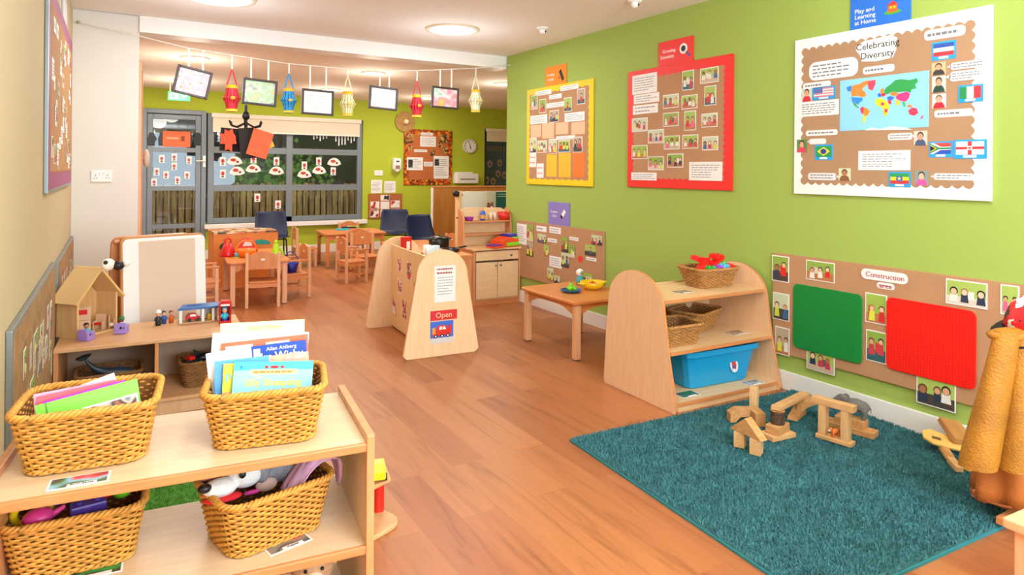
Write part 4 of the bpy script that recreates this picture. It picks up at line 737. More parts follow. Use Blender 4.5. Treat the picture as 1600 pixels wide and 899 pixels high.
ch_ = dup(ca, (2.95, 8.72, 0), math.radians(185), 'small wooden chair between the two right tables, before a navy chair'); ci = dup(ca, (3.3, 10.5, 0), math.radians(180), 'small wooden chair on the far side of the farthest table')
for c in (cc, cd_, ce, cf, ch_, ci):
    pass
# --- navy adult chairs
NAVY = mat('#18234a', .45, bump=.1, bscale=150)
def nchair(label, loc, rz):
    t = thing('plastic_chair', label, 'chair', loc, rz, 'navy plastic adult chairs'); g = G(); nu, nv = 12, 18; vs = []
    for j in range(nv+1):
        v = j/nv
        for i in range(nu+1):
            u = (i/nu-.5)*2
            if v < .5: yy = .22-v*2*.40; z = .44-.02*math.sin(PI*v*2)+.02*u*u; wd = .22+.01*v
            else: k = (v-.5)*2; yy = -.18-.09*k-.02*math.sin(PI*k); z = .44+.36*k+.03*(1-k)*u*u; wd = .235-.025*k; yy += .045*u*u
            if v > .93: wd -= .02*(v-.93)/.07
            vs.append((u*wd, yy, z))
    fs = [[j*(nu+1)+i, j*(nu+1)+i+1, (j+1)*(nu+1)+i+1, (j+1)*(nu+1)+i] for j in range(nv) for i in range(nu)]
    g.add(vs, fs, NAVY, smooth=True); o = obj('seat_shell', g, t); md = o.modifiers.new('s', 'SOLIDIFY'); md.thickness = .012
    for x in (-.17, .17):
        obj('leg', G().tube([(x, .16, .42), (x*1.12, .2, 0)], .011, BLACK, 8), t); obj('leg', G().tube([(x, -.12, .42), (x*1.12, -.24, 0)], .011, BLACK, 8), t)
    obj('seat_frame', G().tube([(-.17, .16, .42), (.17, .16, .42), (.17, -.12, .42), (-.17, -.12, .42)], .009, BLACK, 6, closed=True), t); return t
n1 = nchair('navy plastic chair behind the toy bag table under the window', (1.98, 10.0, 0), math.radians(175))
dup(n1, (3.80, 9.85, 0), math.radians(160), 'navy plastic chair under the picture card board, seen at an angle'); dup(n1, (3.76, 8.5, 0), math.radians(192), 'navy plastic chair behind the black pot, facing forward')
# --- orange box behind table A
p = aty(335, 392, 8.55); q_ = aty(438, 392, 8.55)
bx = thing('play_stall_box', 'orange wooden box with patterned top edges behind the toy bag table', 'box', (p.x, 8.6, 0)); 
wd = q_.x-p.x-.02; OR = mat('#e08434', .5, vary=.12, vscale=6); topz = aty(385, 366, 8.4).z
obj('body', G().box(0, wd, 0, .016, .0, topz, OR).box(0, wd, .55, .566, 0, topz, OR).box(0, .016, .016, .55, 0, topz, OR).box(wd-.016, wd, .016, .55, 0, topz, OR).box(.016, wd-.016, .016, .55, topz-.1, topz-.09, mat('#c97a3a', .6)), bx)
obj('patterned_edge', G().box(-.004, wd+.004, -.004, .57, topz-.002, topz+.012, speckle(['#3a4434', '#e0b080', '#d8783a', '#f0e0c8', '#5a3c28'], 14)), bx)
obj('side_panel', G().box(wd-.004, wd+.003, 0, .5, topz-.12, topz-.01, OR), bx)
obj('painted_shape', G().prism(arc(.12, topz-.16, .06, .05, 0, 340, 12), -.004, .0, mat('#1f4a38', .5)).prism(arc(wd*.72, topz-.15, .12, .06, 0, 180, 12), -.004, 0, mat('#14968a', .5)), bx)
# --- dresser
DRW = wood('#eecb9c', '#e4bc8a', 0); dr = thing('play_dresser', 'beech play dresser with hutch shelves standing at the end of the green wall', 'dresser', (3.26, 6.17, 0), math.radians(-2))
DW, DD, DH = .575, .36, .585
obj('carcass', G().box(0, .025, 0, DD, 0, DH, EDGEZ, .003).box(DW-.025, DW, 0, DD, 0, DH, EDGEZ, .003).box(.025, DW-.025, DD-.01, DD, 0, DH, DRW).box(.025, DW-.025, .01, DD-.01, .05, .065, DRW).box(.025, DW-.025, .0, .02, 0, .055, EDGE, .002), dr)
obj('counter_top', G().box(-.015, DW+.01, -.015, DD, DH, DH+.022, wood('#e9bd8a', '#dfae78', 0), .004), dr)
dg = obj('drawer', G().box(.03, DW-.03, -.004, .2, DH-.11, DH-.012, DRW, .003), dr); obj('knob', G().ell((DW*.78, -.018, DH-.06), .013, mat('#8a8a82', .3, .8)), dg)
for s_ in (0, 1):
    x0 = .032+s_*(DW/2-.03); dd = obj('door', G().box(x0, x0+DW/2-.036, -.006, .012, .07, DH-.13, DRW, .002), dr); frame = G(); 
    obj('knob', G().ell((x0+(.23 if s_ == 0 else .03), -.02, DH-.165), .012, mat('#8a8a82', .3, .8)), dd)
zt = 1.02; HP = [(DD-.02, DH+.022), (DD-.02, zt), (DD-.05, zt), (DD-.1, zt-.03), (DD-.15, zt-.1), (DD-.17, DH+.022)]
for x in (-.03, DW-.02): obj('hutch_side', G().prism(HP, x, x+.018, EDGEZ, 'x'), dr)
obj('hutch_back', G().prism([(-.012, DH+.03), (DW-.02, DH+.03), (DW-.02, zt-.03), (DW-.08, zt), (.06, zt+.01), (-.012, zt-.03)], DD-.03, DD-.02, DRW, 'y'), dr)
for z in (.745, .885): obj('shelf', G().box(-.012, DW-.02, DD-.16, DD-.03, z-.016, z, EDGE, .003), dr)
# --- brown cupboard door and easel board behind the dresser
p = aty(675, 293, 9.2); q_ = aty(800, 293, 9.2); z1_ = p.z
t = thing('wooden_partition', 'tall brown wooden screen behind the dresser, white on its left edge', 'screen', (p.x, 9.2, 0)); obj('screen_panel', G().box(.02, q_.x-p.x, 0, .03, .0, z1_, wood('#b97a35', '#a56a2a', 2, .5, 2), .003), t); obj('edge_strip', G().box(0, .02, -.005, .035, 0, z1_-.0, WHITE), t); obj('top_rail', G().box(0, q_.x-p.x, -.01, .04, z1_, z1_+.025, EDGE, .003), t)
p = aty(716, 299, 7.6); q_ = aty(774, 335, 7.6); r_ = aty(796, 340, 7.6)
t = thing('book_display_stand', 'white backed book display stand behind the dresser top', 'display stand', (p.x, 7.6, 0)); w_ = r_.x-p.x
obj('back_board', G().box(0, w_, 0, .02, .5, p.z, mat('#e9e2d4', .6), .004), t); obj('side_frame', G().box(-.03, 0, -.1, .03, 0, p.z+.01, BEECH, .004), t); obj('side_frame', G().box(w_, w_+.03, -.1, .03, 0, p.z+.01, BEECH, .004), t)
obj('shelf', G().box(-.03, w_+.03, -.12, 0, .82, .84, mat('#2f7fb8', .5), .003), t); obj('front_panel', G().box(0, w_, -.12, -.105, .1, .9, BEECH), t); obj('paper_lining', G().box(.0, w_*.55, -.004, -.001, .92, p.z-.01, mat('#f5efe2', .7)), t)
g = G(); a_ = q_.x-p.x; g.box(a_, w_+.0, -.012, -.006, .93, p.z-.01, mat('#1b6668', .5)); lines(g, a_+.02, w_-.03, 1.08, 1.14, 2, -.0122, mat('#d8e8e4', .6), .35); g.box(w_-.06, w_-.03, -.0135, -.012, 1.03, 1.06, mat('#f08a2c', .5)); tag(obj('teal_book', g, None, (p.x, 7.59, 0)), 'teal poster book standing at the right end of the display stand', 'book')
c = aty(766, 317, 7.52); t = thing('soft_toy', 'small brown soft toy animal sitting before the display board', 'soft toy', (c.x, 7.53, .84)); BR = mat('#7a4528', .9, bump=.4); obj('body', G().ell((0, 0, .05), (.04, .035, .05), BR), t); obj('head', G().ell((0, -.01, .13), (.045, .04, .04), BR).ell((.03, -.01, .17), .015, BR).ell((-.03, -.01, .17), .015, BR), t); obj('muzzle', G().ell((0, -.05, .12), (.018, .015, .014), mat('#e8dccb', .8)), t)
t = thing('soft_toy', 'black and white nose of a soft toy at the left of the display stand', 'soft toy', tuple(aty(713, 302, 7.55))); obj('head', G().ell((0, 0, 0), (.05, .05, .045), BLACK), t); obj('muzzle', G().ell((.05, -.02, -.02), (.03, .03, .03), mat('#e08a3c', .7)), t)
# --- things on the dresser
def bowl(label, cat, loc, r, h, m, name='toy_bowl'):
    t = thing(name, label, cat, loc); obj('bowl', G().lathe([(.0001, 0), (r*.6, 0), (r*.85, h*.4), (r, h), (r*.94, h), (r*.78, h*.42), (.0001, h*.12)], m, 24), t); obj('rolled_rim', G().tube([(r*.97*math.cos(k*PI/12), r*.97*math.sin(k*PI/12), h) for k in range(24)], .004, m, 6, closed=True), t); return t
def dl(x, y_, z): v = Matrix.Translation((3.26, 6.17, 0)) @ RZ(math.radians(-2)) @ Vector((x, y_, z)); return tuple(v)
bowl('purple toy bowl on the hutch shelf of the dresser', 'bowl', dl(.07, .26, .885), .052, .04, mat('#a82aa0', .35)); bowl('red toy bowl on the hutch shelf of the dresser', 'bowl', dl(.5, .26, .885), .072, .085, mat('#e02a22', .35))
t = thing('sauce_bottle', 'blue bottle with orange cap on the dresser shelf', 'bottle', dl(.235, .26, .885)); obj('bottle_body', G().lathe([(.0001, 0), (.03, 0), (.032, .07), (.026, .1), (.012, .11), (.0001, .11)], mat('#2a66c8', .3)), t); obj('cap', G().lathe([(.014, .11), (.01, .135), (.0001, .14)], mat('#f08a20', .4)), t); obj('label_band', G().lathe([(.0325, .02), (.033, .065)], mat('#d8a060', .5)), t)
for x, lb in ((.335, 'left of two clear cups on the dresser shelf beside the red bowl'), (.385, 'right of two clear cups on the dresser shelf beside the red bowl')):
    t = thing('cup', lb, 'cup', dl(x, .26, .885), group='clear cups on the dresser shelf'); obj('cup_body', G().lathe([(.0001, 0), (.017, 0), (.022, .08), (.02, .08), (.015, .006), (.0001, .006)], mat('#e8c4ae', .2), 16), t); obj('rim', G().tube([(.021*math.cos(k*PI/8), .021*math.sin(k*PI/8), .08) for k in range(16)], .002, WHITE, 5, closed=True), t)
cr = thing('toy_cash_register', 'orange toy cash register with purple keypad and lime drawer on the dresser', 'toy', dl(.42, .09, DH+.022), math.radians(12)); ORG = mat('#f0501e', .35)
obj('body', G().prism([(-.13, 0), (.16, 0), (.17, .05), (.14, .09), (-.02, .11), (-.13, .07)], -.09, .09, ORG, 'y', bev=.008), cr); obj('drawer_front', G().box(-.05, .15, -.1, -.088, .012, .05, mat('#86e01e', .35), .004), cr); obj('keypad', G().box(.0, .13, -.07, .06, .1, .135, mat('#3c2a98', .35), .01).box(.02, .1, -.06, 0, .134, .142, mat('#8a8ac8', .4), .002), cr); obj('screen', G().box(.05, .14, -.088, -.05, .085, .105, mat('#8ee02a', .4), .003), cr); obj('scanner_tray', G().box(-.24, -.1, -.11, .04, 0, .025, ORG, .008).box(-.25, -.12, -.105, .03, .024, .036, mat('#5a2a9a', .4), .004), cr)
# --- low play cooker between divider and dresser
ck = thing('play_cooker', 'low wooden play cooker between the shop divider and the dresser', 'play cooker', (2.62, 5.72, 0), math.radians(-3)); W1, D1, H1 = .37, .56, .60
obj('cabinet', G().box(0, .02, 0, D1, 0, H1, EDGEZ, .003).box(W1-.02, W1, 0, D1, 0, H1, EDGEZ, .003).box(.02, W1-.02, .0, .02, .02, H1, ORW).box(.02, W1-.02, D1-.02, D1, .02, H1, ORW).box(.02, W1-.02, .02, D1-.02, .05, .07, ORW), ck)
obj('cooker_top', G().box(-.01, W1+.01, -.01, D1+.01, H1, H1+.02, wood('#e79a55', '#da8a48', 0), .004), ck)
for x, y_ in ((.10, .3), (.28, .3)): obj('hob_ring', G().lathe([(.075, H1+.02), (.075, H1+.024), (.0001, H1+.024)], BLACK, 20, TR(x, y_, 0)), ck)
def pan(label, loc, r, h, rz=0, lid=True, handles=2):
    t = thing('toy_pan', label, 'pan', loc, rz); obj('pan_body', G().lathe([(.0001, 0), (r*.9, 0), (r, h*.1), (r, h), (r*.95, h), (r*.94, .01), (.0001, .008)], mat('#1c1c1e', .3), 28), t)
    if lid: ld = obj('lid', G().lathe([(r*1.02, h), (r*.98, h*1.06), (r*.5, h*1.18), (.0001, h*1.2)], mat('#242426', .25), 28), t); obj('lid_knob', G().lathe([(.008, h*1.18), (.016, h*1.3), (.0001, h*1.34)], mat('#3a3a3c', .3), 12), ld)
    if handles == 2:
        for s_ in (-1, 1): obj('handle', G().tube([(s_*r*.98, -.03, h*.8), (s_*(r+.035), -.02, h*.85), (s_*(r+.035), .02, h*.85), (s_*r*.98, .03, h*.8)], .007, BLACK, 6), t)
    else: obj('handle', G().tube([(-r*.98, 0, h*.8), (-r-.1, 0, h*1.0), (-r-.14, 0, h)], .009, BLACK, 6), t)
p = at(683, 387, .62); 
pan('black lidded cooking pot on the table behind the shop divider', (3.42, 7.38, .5005), .125, .11); pan('low black frying pan with a handle on the play cooker', (2.91, 6.0, H1+.0245), .09, .03, math.radians(200), False, 1)
p = at(660, 388, .65)
for i, (dx, dy, m_) in enumerate(((0, 0, '#e8f0f2'), (.07, .05, '#cfe4ea'), (.02, .11, '#f2f2ee'))):
    t = thing('toy_cup', ['white toy cup nearest on the shop worktop', 'pale blue toy cup on the shop worktop beside the black pot', 'white toy cup farthest back on the shop worktop'][i], 'cup', (2.24+dx, 5.0+dy, .6505), group='toy cups on the shop worktop'); obj('cup_body', G().lathe([(.0001, 0), (.028, 0), (.034, .16), (.031, .16), (.026, .01), (.0001, .01)], mat(m_, .3, vary=.15, vscale=20), 18), t); obj('cup_handle', G().tube([(.03, 0, .13), (.055, 0, .12), (.055, 0, .06), (.03, 0, .04)], .004, mat(m_, .3), 6), t)
t = thing('toy_food_box', 'small red box standing on the shop worktop by the far rounded end', 'box', (2.24, 5.55, .6505), .3); obj('carton', G().box(-.03, .05, -.03, .03, 0, .19, RED, .003), t); obj('white_label', G().box(-.01, .03, -.0315, -.03, .08, .15, WHITE), t)
# --- white easel
ez = thing('easel', 'white easel board with rounded corners and orange frame behind the long low shelf', 'easel', (.05, 4.97, 0)); 
e0, e1 = aty(186, 373, 5.02), aty(317, 367, 5.16); b0, b1 = aty(205, 505, 4.93), aty(327, 480, 5.06)
# board plane local: width ~.50, slightly leaning back
ang = math.atan2(e1.y-e0.y, e1.x-e0.x); wE = (e1-e0).length; ez.location = (e0.x, e0.y-.02, 0); ez.rotation_euler = (0, 0, ang)
HT = e0.z; lean = Matrix.Rotation(math.radians(-4), 4, 'X') ; T = TR(0, -.09, .02) @ lean
obj('board_frame', G().prism(rrect(-.0, wE, .3, HT-.005, .04), .0, .03, mat('#c98a4e', .5), T=T, bev=.004), ez); obj('white_board', G().prism(rrect(.012, wE-.0, .31, HT-.02, .035), -.006, .001, mat('#f5f4f2', .3), T=T, bev=.002), ez)
obj('paper_sheet', G().box(wE*.2, wE*.87, -.0085, -.006, .3, HT-.04, mat('#e0c9b4', .7), T=T), ez)
for x in (.02, wE-.02): obj('leg', G().tube([(x, -.07, 0), (x, -.05, .45)], .014, EDGEZ, 8), ez)
T2 = TR(0, .2, .02) @ Matrix.Rotation(math.radians(9), 4, 'X'); obj('back_frame', G().prism(rrect(-.03, wE-.06, .03, HT-.0, .05), 0, .02, EDGEZ, T=T2), ez); obj('hinge_rail', G().cyl((-.02, .03, HT-.02), (wE-.04, .03, HT-.02), .012, EDGEZ), ez)
for s_, (px, py), lb in ((0, (169, 413), 'black and white panda clip toy peeping over the dolls house roof'),):
    c = aty(px, py, 4.86); t = thing('panda_toy', lb, 'toy', tuple(c)); obj('head', G().ell((0, 0, 0), (.04, .035, .038), WHITE), t); obj('ear', G().ell((-.012, -.02, .015), (.014, .02, .014), BLACK), t); obj('body', G().ell((.055, 0, -.01), (.035, .03, .03), BLACK), t); obj('paw', G().ell((.1, 0, 0), (.022, .022, .02), WHITE), t)
# --- long low shelf under the dolls house
ls = thing('low_shelf_unit', 'long low shelf unit along the left carrying the dolls house', 'shelf unit', (-.275, 4.335, 0), math.radians(-2.2)); LWd, LD = .97, .52
SH = wood('#dfae7c', '#d5a06e', 0); SHZ = wood('#dfb58a', '#d3a678', 2)
obj('top_panel', G().box(0, LWd, 0, LD, .428, .45, SH, .004), ls); obj('end_panel', G().box(.0, .022, .01, LD, 0, .428, EDGEZ, .003), ls); obj('end_panel', G().box(LWd-.022, LWd, .01, LD, 0, .428, EDGEZ, .003), ls)
obj('divider', G().box(.485, .505, .012, LD-.01, .1, .428, EDGEZ, .003), ls); obj('bottom_shelf', G().box(.022, LWd-.022, .012, LD, .08, .1, SH, .002), ls); obj('plinth', G().box(.022, LWd-.022, .03, .045, 0, .08, SHZ), ls); obj('back_panel', G().box(.0, LWd, LD-.012, LD, 0, .428, mat('#c9ab8c', .6)), ls)
# --- foreground shelf
fs = thing('display_shelf_unit', 'three tier pale wooden shelf unit nearest the camera holding wicker baskets', 'shelf unit', (-.245, 1.835, 0), math.radians(-6.5)); FW, FD = .865, .45
TOP = wood('#e4c8a2', '#dbbb92', 0)
for z, nm in ((.70, 'top_shelf'), (.42, 'middle_shelf'), (.13, 'bottom_shelf')): obj(nm, G().box(.0, FW-.018, .008, FD, z-.022, z, TOP).box(0, FW-.018, -.002, .01, z-.023, z+.001, EDGE, .004), fs)
obj('end_panel', G().box(FW-.018, FW, .006, FD, .0, .72, wood('#dcbb94', '#d2ae84', 2), .003).box(FW-.02, FW+.002, -.006, .008, 0, .722, EDGEZ, .004).box(FW-.02, FW+.002, .0, FD, .716, .724, EDGEZ, .003), fs); obj('end_panel', G().box(-.02, 0, -.004, FD, 0, .72, EDGEZ, .003), fs)
obj('plinth', G().box(0, FW-.018, .03, .045, 0, .1, TOP), fs)
def fl(x, y_, z): return tuple(TR(*fs.location) @ RZ(math.radians(-6.5)) @ Vector((x, y_, z)))
# --- bottom right small table
p = at(1559, 811, .5); bt = thing('small_table', 'corner of a pale wooden table cut off at the bottom right of the picture', 'table', (p.x, p.y-.34, 0), math.radians(-4)); PW = wood('#f0b488', '#e8a878', 0)
obj('table_top', G().box(0, .5, 0, .34, .472, .5, PW, .006), bt); obj('apron', G().box(.03, .47, .02, .04, .41, .472, PW).box(.03, .47, .3, .32, .41, .472, PW), bt)
for x in (.02, .45):
    for y_ in (.02, .29): obj('leg', G().box(x, x+.03, y_, y_+.03, 0, .472, wood('#f0b488', '#e8a878', 2), .004), bt)
obj('white_shelf', G().box(.05, .47, .04, .3, .40, .41, WHITE), bt)
t = thing('white_box', 'white box under the table at the bottom right corner', 'box', (p.x+.09, p.y-.30, 0), math.radians(-4)); obj('carton', G().box(0, .3, 0, .26, 0, .3, WHITE, .004), t); obj('carton_lid', G().box(-.004, .304, -.004, .264, .3, .33, mat('#ecebe8', .5), .004), t)
#%%RUG
# ================= RUG =================
rw_, rd_ = 1.75, 1.52; rug = thing('rug', 'teal shaggy rug on the wooden floor before the green wall', 'rug', (2.10, 2.845, 0), math.radians(-3.4))
TEAL = mat('#2f6468', .9, vary=.3, vscale=60); TEALP = mat('#458287', .85, vary=.3, vscale=14)
obj('rug_base', G().box(.0, rw_, -rd_, 0, .001, .016, TEAL, .003), rug); obj('hem', G().box(-.006, .002, -rd_-.004, .002, .001, .012, mat('#2c7f86', .8)).box(-.004, rw_, -rd_-.006, -rd_+.002, .001, .012, mat('#2c7f86', .8)), rug)
rn = random.Random(11); g = G(); V_ = []; F_ = []; N = 80000
for i in range(N):
    x, y_ = rn.uniform(0.002, rw_), rn.uniform(-rd_, -.002); a = rn.uniform(0, 2*PI); le = rn.uniform(.010, .017); an = rn.uniform(0, 2*PI); L = rn.uniform(.002, .010)
    if x > 1.72: L *= .3
    wx, wy = .0024*math.cos(a), .0024*math.sin(a); o = len(V_); tx, ty = x+L*math.cos(an), y_+L*math.sin(an)
    V_ += [(x-wx, y_-wy, .014), (x+wx, y_+wy, .014), (x+wx*.9+(tx-x)*.5, y_+wy*.9+(ty-y_)*.5, .014+le*.7), (x-wx*.9+(tx-x)*.5, y_-wy*.9+(ty-y_)*.5, .014+le*.7), (tx, ty, .014+le)]
    F_ += [(o, o+1, o+2, o+3), (o+3, o+2, o+4)]
me = bpy.data.meshes.new('pile'); me.from_pydata(V_, [], F_); me.materials.append(TEALP); pl = bpy.data.objects.new('pile', me); COL.objects.link(pl); pl.parent = rug; pl['kind'] = 'stuff'
# ================= BASKETS =================
def rp(t, w_, d_, r):
    """point and outward normal on a rounded rectangle, t = 0..1"""
    a, b = w_/2-r, d_/2-r; segs = [2*a, PI/2*r, 2*b, PI/2*r, 2*a, PI/2*r, 2*b, PI/2*r]; tot = sum(segs); q = (t % 1)*tot
    cs = [(a, -b), (a, b), (-a, b), (-a, -b)]
    for i, L in enumerate(segs):
        if q <= L or i == 7: break
        q -= L
    side = i//2
    ang0 = [-PI/2, 0, PI/2, PI][side]
    n = Vector((math.cos(ang0), math.sin(ang0)))
    if i % 2 == 0:
        st = [(-a, -b), (a, -b), (a, b), (-a, b)][side]; dr = Vector((-n.y, n.x)); return Vector(st)+dr*q+n*r, n
    c = cs[side]; ang = ang0+q/r; n = Vector((math.cos(ang), math.sin(ang))); return Vector(c)+n*r, n
BK = {}
def basket(label, loc, rz, rim=(.305, .255), bot=(.25, .20), h=.148, rows=19, stakes=52, mt=WICK, group='wicker baskets on the nearest shelf unit', cat='basket', sag=0.0):
    key = (rim, bot, h, rows, stakes, mt.name, sag)
    if key in BK: return dup(BK[key], loc, rz, label, group)
    t = thing('wicker_basket', label, cat, loc, rz, group); g = G(); r0 = h/rows*.48
    def dim(z): k = z/h; return bot[0]+(rim[0]-bot[0])*k, bot[1]+(rim[1]-bot[1])*k
    def zz(t_, z): return z+sag*(z/h)*math.cos(4*PI*(t_))
    for k in range(rows):
        z = (k+.5)*h/rows; w_, d_ = dim(z); P = []; N = stakes*4
        for i in range(N):
            p, n = rp(i/N, w_, d_, .045); o = .0042*math.cos(PI*i/4+PI*k); P.append((p.x+n.x*o, p.y+n.y*o, zz(i/N, z)))
        g.tube(P, r0, mt, 5, closed=True)
    for i in range(stakes):
        P = []
        for z in (0, h*.33, h*.66, h):
            w_, d_ = dim(z); p, n = rp(i/stakes+.5/stakes, w_, d_, .045); P.append((p.x, p.y, zz(i/stakes, z)))
        g.tube(P, .0028, mt, 4)
    obj('woven_side', g, t); g = G(); N = 60
    g.add([(*(rp(i/N, bot[0]-.012, bot[1]-.012, .04)[0]), .004) for i in range(N)], [list(range(N))], WICKD)
    lo = [(*(rp(i/N, bot[0]-.012, bot[1]-.012, .04)[0]), .004) for i in range(N)]; hi = [(*(rp(i/N, rim[0]-.012, rim[1]-.012, .04)[0]), zz(i/N, h*.96)) for i in range(N)]
    g.add(lo+hi, [[i, (i+1) % N, N+(i+1) % N, N+i] for i in range(N)], WICKD, smooth=True); obj('shade_shell', g, t)  # added dark shell, its colour paints the shade in the weave gaps
    g = G(); N = stakes*6
    for s_ in range(3):
        P = []
        for i in range(N):
            p, n = rp(i/N, rim[0]+.004, rim[1]+.004, .05); a = 2*PI*(i/N*stakes*.5)+s_*2*PI/3; P.append((p.x+n.x*.0055*math.cos(a), p.y+n.y*.0055*math.cos(a), zz(i/N, h)+.0055*math.sin(a)))
        g.tube(P, .0052, mt, 5, closed=True)
    for s_ in range(2):
        P = []
        for i in range(N):
            p, n = rp(i/N, bot[0]+.004, bot[1]+.004, .045); a = 2*PI*(i/N*stakes*.5)+s_*PI; P.append((p.x+n.x*.004*math.cos(a), p.y+n.y*.004*math.cos(a), .006+.003*math.sin(a)))
        g.tube(P, .0036, mt, 5, closed=True)
    obj('braided_rim', g, t); BK[key] = t; return t
b1 = basket('wicker basket of folders on the left of the top shelf', (-.045, 2.035, .702), math.radians(-7)); b2 = basket('wicker basket full of upright picture books on the top shelf', (.375, 1.955, .702), math.radians(-13))
b3 = basket('wicker basket of mixed plastic toys on the left of the middle shelf', (-.07, 2.09, .422), math.radians(-5)); b4 = basket('wicker basket of soft puppets on the right of the middle shelf', (.375, 1.965, .422), math.radians(13))
b5 = basket('mottled basket barely showing on the bottom shelf of the nearest unit', (.22, 1.97, .132), math.radians(-6), (.3, .25), (.26, .21), .2, 17, 44, mat('#b08a50', .7, vary=.6, vscale=26))
# --- books
def sheet_thing(name, label, cat, tl, tr, h, th, cover, lean=8, group=None, deco=None, pages=True):
    """upright book or folder hanging down from its top edge tl-tr"""
    X = (tr-tl); w_ = X.length; X.normalize(); Yn = Vector((0, 0, 1)).cross(X).normalized(); Z = X.cross(Yn).normalized()
    Mx = Matrix(((X.x, Yn.x, Z.x, tl.x), (X.y, Yn.y, Z.y, tl.y), (X.z, Yn.z, Z.z, tl.z), (0, 0, 0, 1))) @ Matrix.Rotation(math.radians(-lean), 4, 'X')
    t = thing(name, label, cat, group=group); t.matrix_world = Mx
    obj('cover', G().box(0, w_, -.001, .001, -h, 0, cover, .0005).box(0, w_, th-.001, th+.001, -h, 0, cover, .0005).box(-.001, .001, -.001, th+.001, -h, 0, cover, .0005), t)
    if pages: obj('page_block', G().box(.002, w_-.003, .001, th-.001, -h+.003, -.003, PAPER), t)
    if deco: g = G(); deco(g, w_, h); obj('cover_print', g, t)
    return t
BG_ = 'picture books standing in the wicker basket'
def d_sheep(g, w, h):
    g.box(0, w, -.0014, -.0008, -h, -h*.22, mat('#9fe6f2', .5)); g.box(w*.2, w*.8, -.002, -.001, -.034, -.02, mat('#f2d890', .5)); lines(g, w*.24, w*.76, -.032, -.022, 1, -.0021, mat('#c08048', .6), .5)
    for x in (.4, .5, .6): g.prism(arc(w*x, -.014, .005 if x != .5 else .012, .004, 0, 340, 10), -.002, -.001, RED)
    g.text('The', w*.3, -.041, .015, mat('#f4ee6a', .5), -.0022); g.text('Silly Sheepdog', w*.5, -.056, .026, mat('#f2ee62', .5), -.0022, bold=.0006)
    g.text('R', w*.09, -.014, .012, BLUE, -.0022)
def d_blue(g, w, h):
    g.text('Allan Ahlberg', w*.55, -.012, .015, WHITE, -.002); g.text('Mrs Wishy', w*.5, -.034, .03, WHITE, -.002, bold=.0006); g.box(.008, .026, -.002, -.001, -.034, -.008, PAPER)
def d_red(g, w, h): g.box(.01, w*.35, -.002, -.001, -.07, -.01, PAPER).box(w*.5, w*.78, -.002, -.001, -.07, -.01, PAPER).prism(arc(w*.6, -.024, .008, .009, 0, 340, 10), -.003, -.002, mat('#c88a4a', .6)); [g.box(w*(.1+.07*i), w*(.13+.07*i), -.003, -.002, -.03, -.018, mat('#8a8a8a', .6)) for i in range(3)]
def d_mck(g, w, h): g.text('David McKee', w*.52, -.016, .017, mat('#a8c860', .5), -.002)
def d_wh(g, w, h): g.prism(arc(w*.5, -.02, .012, .009, 0, 340, 10), -.002, -.001, mat('#d8c8d8', .6)); g.box(.01, w*.3, -.002, -.001, -.006, -.004, mat('#e8b8a8', .6))
def d_strip(g, w, h): g.text('P', .012, -.04, .03, mat('#58c8d8', .5), -.002); g.box(.002, .02, -.002, -.001, -.095, -.075, mat('#f0a890', .5))
def A(px, py, y): return aty(px, py, y)
sheet_thing('picture_book', 'turquoise Silly Sheepdog picture book at the front of the book basket', 'book', A(367, 566, 1.941), A(490, 564, 1.905), .10, .006, mat('#4fd3e6', .4), 6, BG_, d_sheep)
sheet_thing('picture_book', 'yellow book showing only its left strip beside the turquoise one', 'book', A(350, 569, 1.957), A(440, 564, 1.933), .10, .006, mat('#ece04a', .4), 6, BG_, d_strip)
sheet_thing('picture_book', 'plain light blue book sticking out left of the yellow strip', 'book', A(336, 565, 1.973), A(420, 556, 1.953), .105, .006, mat('#5aa6e6', .4), 6, BG_)
sheet_thing('picture_book', 'beige patterned book just above the turquoise one', 'book', A(375, 562, 1.981), A(482, 549, 1.941), .10, .006, speckle(['#e8c8a0', '#e0a890', '#d8b8b0', '#f0dcb8'], 30, soft=True), 6, BG_)
sheet_thing('picture_book', 'dark blue book with white lettering in the middle of the book basket', 'book', A(391, 542, 2.005), A(478, 531, 1.969), .13, .007, mat('#2450b4', .35), 6, BG_, d_blue)
sheet_thing('picture_book', 'tall white book with a cut corner at the left of the book basket', 'book', A(322, 553, 2.017), A(392, 540, 1.997), .12, .006, mat('#f4f6fa', .4), 6, BG_)
sheet_thing('picture_book', 'orange red book with white panels behind the dark blue one', 'book', A(346, 537, 2.037), A(481, 522, 1.993), .15, .007, mat('#e8704c', .4), 6, BG_, d_red)
sheet_thing('picture_book', 'large white book second from the back of the book basket', 'book', A(333, 521, 2.057), A(483, 519, 2.009), .155, .008, mat('#f6f6f4', .4), 6, BG_, d_wh)
sheet_thing('picture_book', 'tall pale yellow book at the very back of the book basket', 'book', A(345, 506, 2.077), A(476, 499, 2.033), .175, .008, mat('#f0f0b4', .4), 6, BG_, d_mck)
